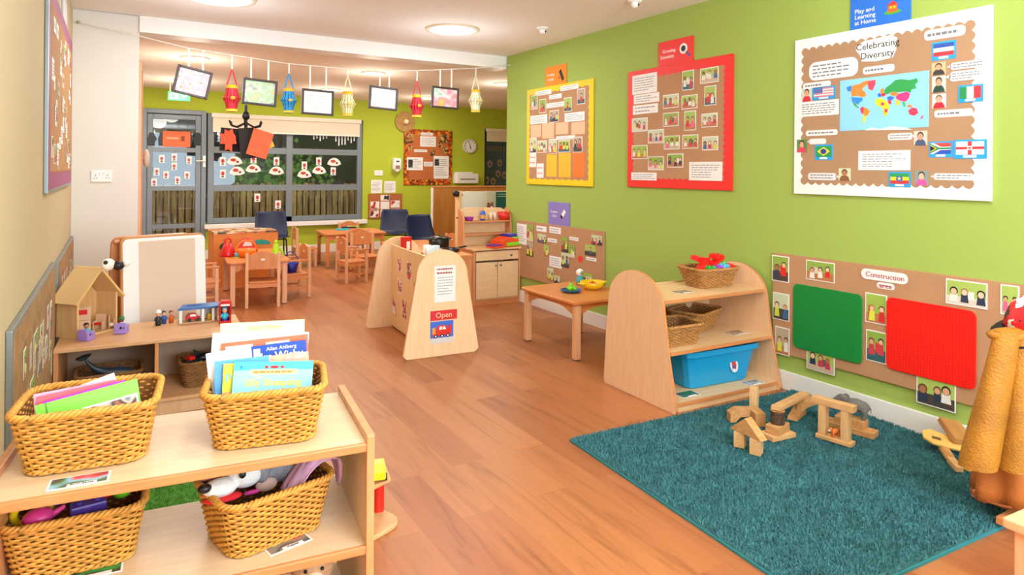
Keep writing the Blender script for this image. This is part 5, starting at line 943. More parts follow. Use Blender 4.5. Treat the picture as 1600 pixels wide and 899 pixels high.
# --- folders in basket 1
FG_ = 'folders and sheets in the left wicker basket'
def d_green(g, w, h): g.box(w*.42, w*.98, -.003, -.001, -h*.62, -.036, PAPER).box(w*.44, w*.96, -.0035, -.003, -h*.6, -.04, speckle(['#2f5f98', '#e8d0b8', '#1e2430', '#c87858', '#e8e8e8'], 26, soft=True)); g.box(.02, .023, -.003, -.001, -.08, 0, mat('#4a9a30', .5))
sheet_thing('folder', 'bright green folder with a photo at the front of the left basket', 'folder', A(55, 634, 1.99), A(214, 591, 2.0), .12, .004, mat('#80d83a', .4), 14, FG_, d_green)
for y_, x0, z0, x1, z1, c, lb in ((2.005, 60, 636, 190, 600, '#3fc4b0', 'teal sheet edge just behind the green folder'), (2.015, 66, 628, 196, 593, '#c82ad8', 'magenta sheet in the middle of the folder basket'), (2.03, 58, 620, 182, 593, '#e85a6a', 'red streaked sheet behind the magenta one'), (2.045, 53, 616, 178, 592, '#f2a8c0', 'pale pink sheet behind the red streaked one'), (2.06, 120, 604, 178, 582, '#f6f6f6', 'white sheet poking up at the back of the folder basket')):
    sheet_thing('paper_sheet', lb, 'paper', A(x0, z0, y_), A(x1, z1, y_), .11, .002, mat(c, .5, vary=.15, vscale=30), 14, FG_, None, False)
# --- label cards on shelves
def card(px, py, z, w_, d_, rz, m, label, txt=None):
    p = at(px, py, z); t = thing('label_card', label, 'label card', (p.x, p.y, z+.001), rz); obj('card', G().box(-w_/2, w_/2, -d_/2, d_/2, 0, .0012, PAPER), t); obj('photo', G().box(-w_/2+.005, w_/2-.005, -d_/2+.005, d_/2-.004, .0012, .0018, m), t)
    g = G().box(-w_*.18, w_*.3, -d_/2+.003, -d_/2+.016, .0018, .0024, PAPER)
    if txt: g.text(txt, w_*.06, 0, .0095, BLACK, 0, T=TR(0, -d_/2+.0095, .0027) @ Matrix.Rotation(-PI/2, 4, 'X'))
    obj('caption', g, t)
card(124, 752, .70, .125, .062, math.radians(-5), speckle(['#3a2a2a', '#e05058', '#8ac8e0', '#5a7a48', '#4a3a38', '#a8d0e8'], 14, soft=True), 'laminated photo card before the left basket on the top shelf', 'Finish books')
card(447, 848, .42, .12, .075, math.radians(12), speckle(['#3a2e34', '#d83a4a', '#8a8a80', '#4a4048', '#c8a888'], 14, soft=True), 'laminated photo card before the puppet basket on the middle shelf', 'Puppets')
card(150, 893, .42, .12, .06, math.radians(-4), speckle(['#2a4030', '#3aa048', '#2a2a30', '#d84050'], 14, soft=True), 'photo card before the plastic toy basket, cut by the bottom edge')
# --- toys in basket 3
def remesh(o, v=.004):
    m = o.modifiers.new('r', 'REMESH'); m.mode = 'VOXEL'; m.voxel_size = v; m.use_smooth_shade = True; return o
TG = 'plastic toys in the middle shelf basket'
def toy(label, loc, parts, rz=0, cat='toy', name='toy', group=None):
    t = thing(name, label, cat, loc, rz, group)
    for nm, g in parts: obj(nm, g, t)
    return t
c3 = Vector((-.07, 2.09, .445))
toy('yellow plastic ring at the left of the toy basket', tuple(c3+Vector((-.1, -.03, .13))), [('ring', G().tube([(.04*math.cos(k*PI/9), .008*math.sin(k*PI/9*2), .04*math.sin(k*PI/9)) for k in range(18)], .009, YEL, 8, closed=True)), ('knob', G().ell((0, 0, .048), .014, RED))], .3, name='toy_ring', group=TG)
toy('clear blue box lid lying in the toy basket', tuple(c3+Vector((-.02, .0, .135))), [('lid', G().box(-.05, .05, -.04, .04, 0, .03, mat('#3a5aa8', .2), .006)), ('lid_panel', G().box(-.035, .035, -.025, .025, .029, .034, mat('#6a86b8', .2), .002))], .3, name='box_lid', group=TG)
toy('pink plastic teapot piece at the left of the toy basket', tuple(c3+Vector((-.085, -.07, .125))), [('body', G().ell((0, 0, 0), (.035, .028, .022), mat('#d83a88', .35))), ('spout', G().tube([(.03, 0, 0), (.055, 0, .015)], [.009, .005], mat('#d83a88', .35), 8))], 0, name='toy_teapot', group=TG)
toy('red toy telephone with round eyes in the middle of the toy basket', tuple(c3+Vector((.05, -.02, .14))), [('body', G().ell((0, 0, 0), (.04, .03, .025), RED)), ('receiver', G().tube([(-.04, 0, .03), (0, 0, .045), (.04, 0, .03)], .011, WHITE, 8)), ('dial', G().ell((0, -.022, .012), (.016, .01, .016), mat('#d8489a', .4)))], .2, name='toy_telephone', group=TG)
toy('lime green plastic pear at the right of the toy basket', tuple(c3+Vector((.095, -.04, .15))), [('fruit', G().lathe([(.0001, -.03), (.02, -.026), (.028, -.005), (.02, .018), (.01, .03), (.0001, .034)], mat('#72c424', .35), 16)), ('stem', G().cyl((0, 0, .03), (.004, 0, .045), .003, mat('#5a4a20', .6)))], 0, name='toy_pear', group=TG)
toy('grey toy scoop lying across the toy basket', tuple(c3+Vector((.0, .04, .15))), [('scoop', G().ell((0, 0, 0), (.03, .02, .012), mat('#9a938c', .5))), ('handle', G().tube([(.02, 0, 0), (.09, -.01, .015)], .007, mat('#9a938c', .5), 8))], 1.2, name='toy_scoop', group=TG)
toy('lilac toy cup at the right end of the toy basket', tuple(c3+Vector((.125, .0, .125))), [('cup_body', G().lathe([(.0001, 0), (.018, 0), (.024, .04), (.021, .04), (.016, .005), (.0001, .005)], mat('#b89ad0', .4), 16)), ('cup_handle', G().tube([(.022, 0, .03), (.036, 0, .026), (.034, 0, .012), (.019, 0, .01)], .003, mat('#b89ad0', .4), 6))], .5, name='toy_cup', group=TG)
toy('dark purple plastic block low in the toy basket', tuple(c3+Vector((.02, -.075, .10))), [('block', G().box(-.04, .04, -.02, .02, 0, .04, mat('#4a2f88', .4), .005)), ('block_stud', G().cyl((-.02, 0, .04), (-.02, 0, .046), .009, mat('#4a2f88', .4)).cyl((.02, 0, .04), (.02, 0, .046), .009, mat('#4a2f88', .4)))], .1, name='toy_block', group=TG)
# --- puppets in basket 4
PLW = mat('#f0eeec', .9, bump=.4, bscale=200); PLG = mat('#8d8d92', .9, bump=.5, bscale=200, vary=.2, vscale=40)
t = thing('dog_puppet', 'white dog glove puppet with black nose and red mouth in the puppet basket', 'puppet', (.288, 1.935, .585), math.radians(-2))
remesh(obj('head', G().ell((.03, .02, .015), (.05, .045, .04), PLW).ell((-.035, -.01, .0), (.045, .03, .025), PLW), t), .004)
obj('nose', G().ell((-.075, -.025, .012), (.018, .013, .012), BLACK), t); obj('eye', G().ell((.018, -.028, .03), (.009, .006, .01), BLACK), t); obj('mouth', G().ell((-.03, -.018, -.026), (.05, .026, .009), mat('#e02028', .7)), t)
remesh(obj('ear', G().ell((.075, .02, .02), (.024, .03, .045), PLG).ell((.02, .04, .045), (.05, .03, .02), PLG), t), .004); obj('ear', G().ell((-.06, .05, .02), (.035, .012, .02), mat('#d8a8b8', .9)).ell((-.05, .045, .03), (.02, .01, .012), mat('#c83a78', .9)), t)
t = thing('soft_puppet', 'grey floppy eared puppet behind the white dog puppet', 'puppet', (.385, 2.0, .575), 0); remesh(obj('body', G().ell((0, 0, 0), (.06, .045, .05), PLG).ell((.055, -.02, .0), (.03, .02, .045), PLG), t), .004); obj('collar_patch', G().ell((-.01, -.052, -.02), (.03, .012, .02), mat('#c8a898', .9)), t); obj('tongue', G().ell((-.05, -.058, -.03), (.022, .008, .006), mat('#e0409a', .8)), t)
# pink cloth draped over the rim
g = G(); nu, nv = 14, 22; path = [(-.085, -.03, -.04), (-.06, -.035, .0), (-.03, -.03, .035), (.0, -.02, .05), (.03, -.015, .05), (.058, -.01, .035), (.072, -.008, .0), (.082, -.005, -.045), (.085, .0, -.075)]
vs = []
for j in range(nv+1):
    f = j/nv*(len(path)-1); i0 = min(int(f), len(path)-2); p = Vector(path[i0]).lerp(Vector(path[i0+1]), f-i0); wdt = .05*(1-.75*max(0, (j/nv-.55)/.45))
    for i in range(nu+1): u = i/nu-.5; vs.append((p.x+.007*math.sin(u*18+j*.3), p.y+u*2*wdt, p.z+.007*math.cos(u*20)-.35*abs(u)*wdt*2))
g.add(vs, [[j*(nu+1)+i, j*(nu+1)+i+1, (j+1)*(nu+1)+i+1, (j+1)*(nu+1)+i] for j in range(nv) for i in range(nu)], mat('#e4b4da', .9), smooth=True)
o = obj('pink_cloth', g, None, (.505, 1.965, .578), (0, 0, .15)); o.modifiers.new('s', 'SOLIDIFY').thickness = .003; tag(o, 'pale pink cloth draped over the right rim of the puppet basket', 'cloth')
# teddy on the bottom shelf
FUR = mat('#c99d72', .95, bump=.6, bscale=160, vary=.2, vscale=50); t = thing('teddy_bear', 'tan teddy bear on the bottom shelf at the lower edge', 'soft toy', (.487, 1.875, .131), math.radians(-10))
remesh(obj('body', G().ell((0, .02, .09), (.07, .06, .08), FUR).ell((0, 0, .205), (.062, .055, .055), FUR).ell((.055, .0, .25), (.022, .014, .022), FUR).ell((-.055, .0, .25), (.022, .014, .022), FUR).ell((.075, -.02, .1), (.024, .03, .05), FUR).ell((-.075, -.02, .1), (.024, .03, .05), FUR).ell((.05, -.06, .03), (.03, .05, .028), FUR).ell((-.05, -.06, .03), (.03, .05, .028), FUR), t), .005)
obj('muzzle', G().ell((0, -.05, .19), (.026, .018, .02), mat('#e8cfae', .9)).ell((0, -.068, .198), (.008, .005, .006), BLACK), t); obj('eye', G().ell((.022, -.052, .215), .005, BLACK), t); obj('eye', G().ell((-.022, -.052, .215), .005, BLACK), t)
# --- turf mat and wooden toy garage piece behind the nearest unit
g = G().box(0, .72, 0, 1.3, 0, .008, mat('#4f8a2a', .9, vary=.4, vscale=40)); o = thing('turf_mat', 'green artificial grass mat on the floor behind the nearest shelf unit', 'mat', (-.26, 2.72, 0), math.radians(-2)); obj('mat_base', g, o)
rn = random.Random(5); g = G(); GR = mat('#5aa032', .8, vary=.5, vscale=30)
V_ = []; F_ = []
for i in range(9000):
    x, y_ = rn.uniform(0, .72), rn.uniform(0, 1.3); a = rn.uniform(0, 6.3); k = len(V_); V_ += [(x-.002*math.cos(a), y_-.002*math.sin(a), .007), (x+.002*math.cos(a), y_+.002*math.sin(a), .007), (x+rn.uniform(-.008, .008), y_+rn.uniform(-.008, .008), .026)]; F_.append((k, k+1, k+2))
g.add(V_, F_, GR); po = obj('turf_pile', g, o); po['kind'] = 'stuff'
t = thing('toy_garage', 'two level wooden toy garage with a red post, right of the nearest shelf unit', 'toy', (.62, 2.36, 0), math.radians(22)); GW = wood('#dfae78', '#d19a62', 0)
obj('base_board', G().prism(rrect(0, .44, 0, .30, .07), .0, .018, GW, 'z', bev=.003), t); obj('upper_deck', G().prism([(.0, 0), (.36, .0), (.44, .12), (.36, .26), (0, .26)], .2, .214, GW, 'z', bev=.002), t)
lp = RZ(-math.radians(22)) @ (at(591, 797, .018)-Vector((.62, 2.36, 0))); obj('post', G().cyl((lp.x, lp.y, .018), (lp.x, lp.y, .2), .024, mat('#d8261c', .35)), t); obj('post', G().cyl((.06, .22, .018), (.06, .22, .2), .02, mat('#d8261c', .35)), t)
t = thing('toy_tree', 'small dark green toy tree under the toy garage deck', 'toy', (.965, 2.735, .0)); obj('crown', remesh and G().ell((0, 0, .09), (.04, .04, .04), mat('#3f7a28', .9, bump=1, bscale=80)).ell((.02, .01, .12), (.025, .025, .025), mat('#3f7a28', .9, bump=1, bscale=80)), t); obj('trunk', G().cyl((0, 0, 0), (0, 0, .06), .01, mat('#5a4020', .7)), t)
def car(name, label, loc, rz, body, s_=1.0, win='#3f9ad8', group=None):
    t = thing(name, label, 'toy vehicle', loc, rz, group); m = mat(body, .3)
    obj('body', G().prism([(-.05*s_, .012*s_), (.05*s_, .012*s_), (.052*s_, .03*s_), (.03*s_, .035*s_), (.018*s_, .06*s_), (-.03*s_, .062*s_), (-.05*s_, .038*s_)], -.025*s_, .025*s_, m, 'y', bev=.004*s_), t); obj('window', G().prism([(-.026*s_, .038*s_), (.02*s_, .038*s_), (.012*s_, .055*s_), (-.024*s_, .055*s_)], -.0262*s_, .0262*s_, mat(win, .2), 'y'), t)
    for x in (-.03, .03):
        for y_ in (-.026, .026): obj('wheel', G().cyl((x*s_, (y_-.005)*s_, .013*s_), (x*s_, (y_+.005)*s_, .013*s_), .013*s_, BLACK), t)
    return t
car('toy_car', 'yellow toy car with blue window on the toy garage deck', (*at(590, 746, .2145).xy, .2145), math.radians(75), '#f2cc14', 1.1)
# ================= THINGS ON THE LONG LOW SHELF =================
ZL = .4505
HW = wood('#eec58c', '#e3b576', 2); RF = mat('#e6b878', .5)
dh = thing('dolls_house', 'open fronted wooden dolls house on the left of the long low shelf', 'dolls house', (-.175, 4.54, ZL), math.radians(40)); w_, dp, eh, ph = .26, .17, .21, .40
obj('side_wall', G().box(0, .01, 0, dp, 0, eh+.02, HW), dh); obj('side_wall', G().box(w_-.01, w_, 0, dp, 0, eh+.02, HW), dh); obj('back_wall', G().prism([(0, 0), (w_, 0), (w_, eh), (w_/2, ph-.03), (0, eh)], dp-.008, dp, wood('#e2b27a', '#d8a468', 2)), dh); obj('house_floor', G().box(.01, w_-.01, 0, dp-.01, 0, .01, HW), dh)
for s_ in (0, 1):
    a = Vector((w_/2, ph)); b = Vector((-.03, eh-.005)) if s_ == 0 else Vector((w_+.03, eh-.005)); d = (b-a).normalized(); n = Vector((-d.y, d.x))*(.012 if s_ else -.012)
    obj('roof_panel', G().prism([tuple(a), tuple(b), tuple(b-n), tuple(a-n)], -.03, dp+.01, RF, me=mat('#efca90', .5)), dh)
DW_ = wood('#e2bd98', '#d6ac86', 2)
def dloc(x, y_, z): return tuple(TR(-.175, 4.54, ZL) @ RZ(math.radians(40)) @ Vector((x, y_, z)))
toy('tall dolls dresser with a red panel inside the dolls house', dloc(.13, .12, .011), [('cabinet', G().box(-.04, .04, -.015, .015, 0, .06, DW_, .003)), ('cabinet_top', G().box(-.04, .04, .0, .012, .06, .14, DW_, .003)), ('red_panel', G().box(-.022, .022, -.003, .001, .095, .125, RED, .002))], 0, 'toy furniture', 'dolls_dresser')
toy('small dolls armchair with red cushion inside the dolls house', dloc(.19, .06, .011), [('chair_frame', G().box(-.03, .03, .012, .02, 0, .09, DW_, .003).box(-.03, -.022, -.02, .02, 0, .05, DW_, .002).box(.022, .03, -.02, .02, 0, .05, DW_, .002)), ('cushion', G().box(-.022, .022, -.02, .012, .03, .042, RED, .003))], -.5, 'toy furniture', 'dolls_chair')
toy('small wooden dolls cradle near the dolls house front', dloc(.235, .02, .011), [('cradle_end', G().box(-.016, -.01, -.02, .02, 0, .08, DW_, .003)), ('cradle_end', G().box(.01, .016, -.02, .02, 0, .06, DW_, .003)), ('cradle_bed', G().box(-.01, .01, -.016, .016, .015, .035, mat('#f0e8e0', .7), .003))], .2, 'toy furniture', 'dolls_cradle')
PU = mat('#a487d8', .45)
def armchair(label, px, py, rz):
    p = at(px, py, ZL); return toy(label, (p.x, p.y, ZL), [('seat', G().box(-.03, .03, -.028, .03, 0, .03, PU, .006)), ('backrest', G().box(-.03, .03, .018, .032, .02, .065, PU, .006)), ('arm', G().box(-.034, -.022, -.028, .03, .0, .048, PU, .005)), ('arm', G().box(.022, .034, -.028, .03, 0, .048, PU, .005))], rz, 'toy furniture', 'purple_armchair'), p
def figure(label, loc, rz, shirt, trousers, hair, hat=None, s_=1.0, sit=False, skin='#e8b48c'):
    t = thing('toy_figure', label, 'toy figure', loc, rz); b0 = .0
    if sit: obj('legs', G().tube([(-.007*s_, 0, .008), (-.007*s_, -.028*s_, .008), (-.007*s_, -.032*s_, -.0)], .006*s_, mat(trousers, .5), 6).tube([(.007*s_, 0, .008), (.007*s_, -.028*s_, .008), (.007*s_, -.032*s_, 0)], .006*s_, mat(trousers, .5), 6), t)
    else: obj('legs', G().lathe([(.0001, 0), (.013*s_, 0), (.014*s_, .012*s_), (.012*s_, .022*s_)], mat(trousers, .5), 12), t); b0 = .014*s_
    obj('body', G().lathe([(.0001, b0), (.013*s_, b0+.004*s_), (.014*s_, b0+.018*s_), (.007*s_, b0+.032*s_), (.0001, b0+.033*s_)], mat(shirt, .5), 12).tube([(-.01*s_, 0, b0+.026*s_), (-.018*s_, -.008*s_, b0+.012*s_)], .004*s_, mat(shirt, .5), 6).tube([(.01*s_, 0, b0+.026*s_), (.018*s_, -.008*s_, b0+.012*s_)], .004*s_, mat(shirt, .5), 6), t)
    h0 = b0+.043*s_; obj('head', G().ell((0, 0, h0), (.012*s_, .012*s_, .0135*s_), mat(skin, .5)).ell((.004*s_, -.0115*s_, h0+.002*s_), .0014*s_, BLACK, 6).ell((-.004*s_, -.0115*s_, h0+.002*s_), .0014*s_, BLACK, 6), t); obj('hair', G().ell((0, .003*s_, h0+.005*s_), (.013*s_, .013*s_, .012*s_), mat(hair, .6)), t)
    if hat: obj('hat', G().lathe([(.018*s_, h0+.008*s_), (.012*s_, h0+.011*s_), (.011*s_, h0+.02*s_), (.0001, h0+.022*s_)], mat(hat, .5), 14), t)
    return t
_, p = armchair('lilac toy armchair at the left front of the dolls house', 135, 531, math.radians(140)); figure('toy boy in turquoise sitting in the left lilac armchair', (p.x, p.y, ZL+.031), .3, '#3fb4c8', '#7a3048', '#2a1a14', sit=True, s_=1.15, skin='#b87850')
_, p = armchair('lilac toy armchair at the right front of the dolls house', 190, 520, math.radians(165)); figure('toy man with green cap sitting in the right lilac armchair', (p.x, p.y, ZL+.031), .1, '#e8e8f0', '#23262e', '#2a6a2a', '#2f8a3a', sit=True, s_=1.1, skin='#7a5038')
for px, py, sh, tr_, hr, hat, lb, s_ in ((247, 508, '#2c3440', '#1a1c22', '#f0f0f0', '#f4f4f4', 'toy figure with a white hat, leftmost of three by the garage', 1.25), (256, 505, '#2a5ab0', '#23408a', '#2a2420', None, 'toy figure in blue, middle of three by the garage', 1.1), (267.5, 503.5, '#e0702c', '#d8501c', '#8a3a1c', None, 'toy figure in orange, right of three by the garage', 1.05)):
    p = at(px, py, ZL); figure(lb, (p.x, p.y, ZL), .2, sh, tr_, hr, hat, s_)
# little garage
p = at(279, 507, ZL); gt = thing('toy_garage', 'toy garage with blue flat roof and white pillars on the low shelf', 'toy', (p.x, p.y, ZL), math.radians(-2)); BLR = mat('#2f6cb0', .4)
obj('base_plate', G().box(0, .235, 0, .12, 0, .006, mat('#d8a878', .5), .002), gt); obj('roof', G().prism([(-.005, -.01), (.235, -.01), (.262, .13), (.03, .13)], .088, .1, BLR, 'z', bev=.002).box(.05, .14, .06, .1, .1, .105, mat('#265a98', .4), .002), gt)
for x, y_ in ((.012, .006), (.14, .006), (.2, .006), (.012, .11), (.14, .11), (.228, .11)): obj('pillar', G().box(x-.008, x+.008, y_-.006, y_+.006, .006, .088, WHITE, .002), gt)
obj('side_wall', G().box(.224, .23, 0, .11, .006, .088, WHITE).box(.23, .231, .04, .06, .04, .06, RED), gt); obj('back_wall', G().box(.14, .23, .108, .113, .006, .088, WHITE), gt)
car('toy_car', 'red and white toy car inside the blue roofed garage', (p.x+.085, p.y+.045, ZL+.0065), .15, '#d81e2a', .82, '#f0f0f0'); toy('yellow toy barrel in the right bay of the blue roofed garage', (p.x+.185, p.y+.05, ZL+.0065), [('barrel', G().lathe([(.0001, 0), (.014, 0), (.017, .018), (.014, .036), (.0001, .036)], YEL, 14)), ('band', G().tube([(.0168*math.cos(k*PI/8), .0168*math.sin(k*PI/8), .018) for k in range(16)], .0016, ORG, 5, closed=True))], 0, 'toy', 'toy_barrel')
p = at(342, 507, ZL); pb = thing('phone_box', 'red toy telephone box at the right end of the long low shelf', 'toy', (p.x, p.y, ZL), math.radians(-8)); RB = mat('#d01c1c', .35)
obj('kiosk', G().box(0, .072, 0, .07, 0, .006, RB, .002).box(0, .01, 0, .01, .006, .12, RB).box(.062, .072, 0, .01, .006, .12, RB).box(0, .072, .06, .07, .006, .12, RB).box(0, .005, .0, .07, .006, .12, RB).box(.067, .072, 0, .07, .006, .12, RB).box(.01, .062, 0, .004, .006, .02, RB), pb); obj('roof', G().box(-.003, .075, -.003, .073, .112, .132, RB, .004).prism([(0, .132), (.072, .132), (.058, .146), (.014, .146)], .0, .07, RB), pb); obj('roof_sign', G().box(.01, .062, -.0045, -.003, .116, .127, WHITE), pb)
figure('toy figure in turquoise and purple inside the red telephone box', (p.x+.036, p.y+.025, ZL+.0065), 0, '#38c0d8', '#3a3a98', '#38a8c8', s_=1.35)
# baskets beneath
p = at(165, 600, .10); u1 = basket('dark wicker basket holding a whale under the low shelf, left bay', (p.x+.02, 4.56, .101), 0, (.33, .26), (.28, .21), .15, 13, 44, mat('#936432', .7, vary=.3, vscale=40), 'dark baskets under the long low shelf'); u2 = basket('dark wicker basket with black and red toys under the low shelf, right bay', (.52, 4.56, .101), 0, (.33, .26), (.28, .21), .15, 13, 44, mat('#936432', .7, vary=.3, vscale=40), 'dark baskets under the long low shelf')
wl = thing('toy_whale', 'dark grey toy whale with raised tail in the low shelf basket', 'toy animal', (p.x+.03, 4.50, .235), math.radians(-4)); WH_ = mat('#2c3a46', .35)
def chain(pts, rad, m, n=10, flat=1.0, T=None): g = G(); g.tube(pts, rad, m, n, T=T); return g
obj('body', G().tube([(-.135, 0, .11), (-.12, 0, .085), (-.085, 0, .045), (-.03, 0, .015), (.03, 0, .005), (.09, 0, .0), (.13, 0, -.005)], [.004, .009, .016, .026, .034, .028, .008], WH_, 14), wl); obj('tail_fin', G().prism([(-.175, .11), (-.135, .125), (-.1, .128), (-.125, .105), (-.15, .1)], -.03, .03, WH_, bev=.004), wl); obj('back_fin', G().prism([(.03, .03), (.06, .03), (.035, .06)], -.003, .003, WH_), wl); obj('side_fin', G().prism([(.03, -.03), (.06, -.03), (.02, -.07)], .01, .016, WH_, 'z'), wl)
toy('red and black toy truck sticking out of the right dark basket', (.42, 4.5, .23), [('body', G().box(-.05, .05, -.03, .03, 0, .035, BLACK, .005)), ('cab', G().box(-.03, .01, -.025, .025, .03, .055, RED, .005)), ('bumper', G().box(-.052, .05, -.034, -.03, .008, .016, WHITE))], .5, 'toy vehicle', 'toy_truck'); toy('black plastic toy lying on top of the right dark basket', (.5, 4.56, .255), [('body', G().ell((0, 0, 0), (.07, .04, .025), BLACK)), ('fin', G().prism([(-.06, .01), (-.02, .02), (-.07, .06)], -.004, .004, BLACK))], .3, 'toy', 'toy_shark')
#%%RIGHT
# ================= THINGS ON THE ROUNDED SHELF =================
WB = 'wicker baskets on the rounded shelf unit'
basket('tapered wicker basket of red bricks on top of the rounded shelf unit', (3.545, 3.215, .656), math.radians(-4), (.36, .26), (.27, .18), .13, 14, 48, WICK2, WB); basket('wicker basket at the left front of the middle shelf of the rounded unit', (3.06, 3.08, .353), math.radians(-3), (.34, .26), (.28, .2), .13, 14, 48, WICK2, WB); basket('wicker basket standing behind on the middle shelf of the rounded unit', (3.50, 3.29, .353), math.radians(18), (.36, .26), (.27, .18), .13, 14, 48, WICK2, WB)
BRG = 'plastic building bricks in the top basket'
def brick(label, x, y_, z, L, col, rot):
    g = G(); m = mat(col, .3); n = max(1, int(L/.03)); g.box(-L/2, L/2, -.03, .03, 0, .03, m, .002); o = thing('building_brick', label, 'building brick', (x, y_, z), rot=rot, group=BRG); obj('brick_body', g, o)
    g = G()
    for i in range(n):
        for s_ in (-.015, .015): g.cyl((-L/2+(i+.5)*L/n, s_, .03), (-L/2+(i+.5)*L/n, s_, .037), .009, m, n=10)
    st = obj('brick_studs', g, o)
for a in (('long red brick tilted up at the left of the top basket', 3.47, 3.18, .80, .12, '#e8201c', (0, -.5, .5)), ('red brick standing highest at the left of the top basket', 3.44, 3.22, .83, .09, '#e8201c', (.2, .3, .2)), ('long red brick tilted up at the right of the top basket', 3.585, 3.18, .805, .13, '#e8201c', (0, -.35, .3)), ('red brick on top at the right of the top basket', 3.61, 3.20, .84, .10, '#e8201c', (.1, .1, .1)), ('green brick at the front left of the top basket', 3.46, 3.13, .775, .08, '#28b04a', (0, .05, .1)), ('purple brick at the front centre of the top basket', 3.53, 3.12, .772, .06, '#b04ac8', (0, -.1, .3)), ('light blue brick at the front of the top basket', 3.59, 3.12, .78, .06, '#58c0e8', (.1, 0, .2)), ('lime brick behind the light blue one in the top basket', 3.62, 3.16, .79, .06, '#48c048', (0, .2, .4)), ('red brick low at the right end of the top basket', 3.67, 3.15, .775, .07, '#e8201c', (0, .2, -.2)), ('red brick low at the left end of the top basket', 3.415, 3.16, .775, .06, '#e8201c', (0, 0, .6))): brick(*a[:5], a[5], a[6])
tb = thing('storage_tub', 'bright blue plastic storage tub on the bottom of the rounded shelf unit', 'tub', (3.405, 3.185, .0605), math.radians(-4)); TB = mat('#159ad2', .3)
g = G(); N = 48; lv = [(.5, .42, .0), (.52, .44, .01), (.60, .50, .215), (.64, .54, .216), (.64, .54, .25), (.61, .51, .25), (.60, .50, .24), (.51, .43, .012)]; vs = []
for a, b, z in lv: vs += [(*(rp(i/N, a, b, .05)[0]), z) for i in range(N)]
g.add(vs, [[l*N+i, l*N+(i+1) % N, (l+1)*N+(i+1) % N, (l+1)*N+i] for l in range(len(lv)-1) for i in range(N)], TB, smooth=False); g.add(vs[:N], [list(range(N))[::-1]], TB); g.add(vs[-N:], [list(range(N))], TB); obj('tub_body', g, tb)
T = TR(.1, -.241, .12) @ Matrix.Rotation(math.radians(-11), 4, 'X'); obj('sticker', G().prism(arc(0, 0, .035, .045, 0, 345, 16), -.002, .0, mat('#d8e0e8', .5), T=T).prism([(-.02, .03), (.01, .035), (.02, .0), (.01, -.03), (-.01, -.01), (-.02, -.03)], -.003, -.001, mat('#c03a38', .5), T=T).box(-.015, .0, -.004, -.002, -.02, .0, BLUE, T=T), tb, label='small round picture sticker')
card(1066, 456, .656, .13, .09, 0, speckle(['#5a4a3c', '#c8a888', '#2a6a38', '#a87848'], 14, soft=True), 'flat picture label on top of the rounded shelf unit'); card(1150, 520, .353, .15, .1, 0, speckle(['#6a4030', '#b08868', '#d8b898', '#8a3a2a'], 14, soft=True), 'brown picture label on the middle shelf of the rounded unit')
card(1074, 616, .061, .14, .09, math.radians(-3), speckle(['#2a4a34', '#1e8040', '#5a6a70', '#2a3040'], 14, soft=True), 'green picture label on the bottom shelf left of the blue tub'); card(1176, 598, .061, .14, .08, math.radians(-3), speckle(['#2a2a30', '#c8ccd4', '#4a4a50'], 14, soft=True), 'dark picture label on the bottom shelf before the blue tub')
# things on the small play table
p = at(892, 456, .456); t = bowl('flat blue toy plate with green pieces on the small play table', 'plate', (p.x, p.y, .456), .085, .018, mat('#1f5a9c', .35), 'toy_plate'); toy('lime green toy pepper on the blue plate', (p.x, p.y, .462), [('pepper_body', G().ell((-.01, 0, .025), (.03, .028, .024), mat('#78d01e', .35)).ell((.03, .0, .02), (.024, .024, .02), mat('#78d01e', .35)).ell((.0, 0, .05), (.016, .016, .02), mat('#8ad82a', .35))), ('pepper_stalk', G().cyl((0, 0, .06), (.006, 0, .08), .005, mat('#58a018', .4)))], 0, 'toy food', 'toy_pepper')
p = at(929, 452, .456); t = bowl('yellow toy cooking bowl with side handles on the small play table', 'bowl', (p.x, p.y+.03, .456), .105, .06, mat('#f2c814', .3)); 
for s_ in (-1, 1): obj('handle', G().box(s_*.1-.02+s_*.02, s_*.1+.02+s_*.02, -.03, .03, .048, .058, mat('#f2c814', .3), .004), t)
toy('red toy tomato half inside the yellow bowl', (p.x, p.y+.03, .466), [('tomato', G().ell((0, 0, .03), (.04, .035, .02), RED)), ('tomato_leaf', G().ell((0, 0, .052), (.01, .01, .004), GRN))], 0, 'toy food', 'toy_tomato')
p = at(901, 444, .456); toy('white and turquoise toy figure standing at the back of the small play table', (p.x+.02, p.y-.02, .456), [('body', G().lathe([(.0001, 0), (.03, 0), (.034, .04), (.022, .075), (.0001, .08)], mat('#3fa0b8', .4), 14)), ('head', G().ell((0, 0, .105), (.036, .034, .032), WHITE)), ('head_mark', G().ell((0, -.03, .105), (.02, .008, .018), mat('#9a8a70', .5)))], 0, 'toy figure', 'toy_robot')
# ================= BUILDING BLOCKS ON THE RUG =================
ZR = .026; BKG = 'plain wooden building blocks on the teal rug'
def bp(x, y_): return 1110+x/5.517, 590+y_/5.517
def blk(label, cx, cy, z, size, rz, m=BLOCK, poly=None, rot=None, name='wooden_block'):
    p = at(*bp(cx, cy), z); g = G()
    if poly: g.prism(poly, -size[1]/2, size[1]/2, m, bev=.002)
    else: g.box(-size[0]/2, size[0]/2, -size[1]/2, size[1]/2, 0, size[2], m, .004)
    o = obj(name, g, None, (p.x, p.y, z), rot or (0, 0, rz)); tag(o, label, 'wooden block', BKG); return o
blk('left of the two short upright blocks nearest on the rug', 255, 590, ZR, (.055, .055, .08), .5); blk('right of the two short upright blocks nearest on the rug', 395, 655, ZR, (.055, .055, .08), .4)
pA, pB = at(*bp(255, 590), ZR), at(*bp(395, 655), ZR); m_ = (pA+pB)/2; d_ = pB-pA
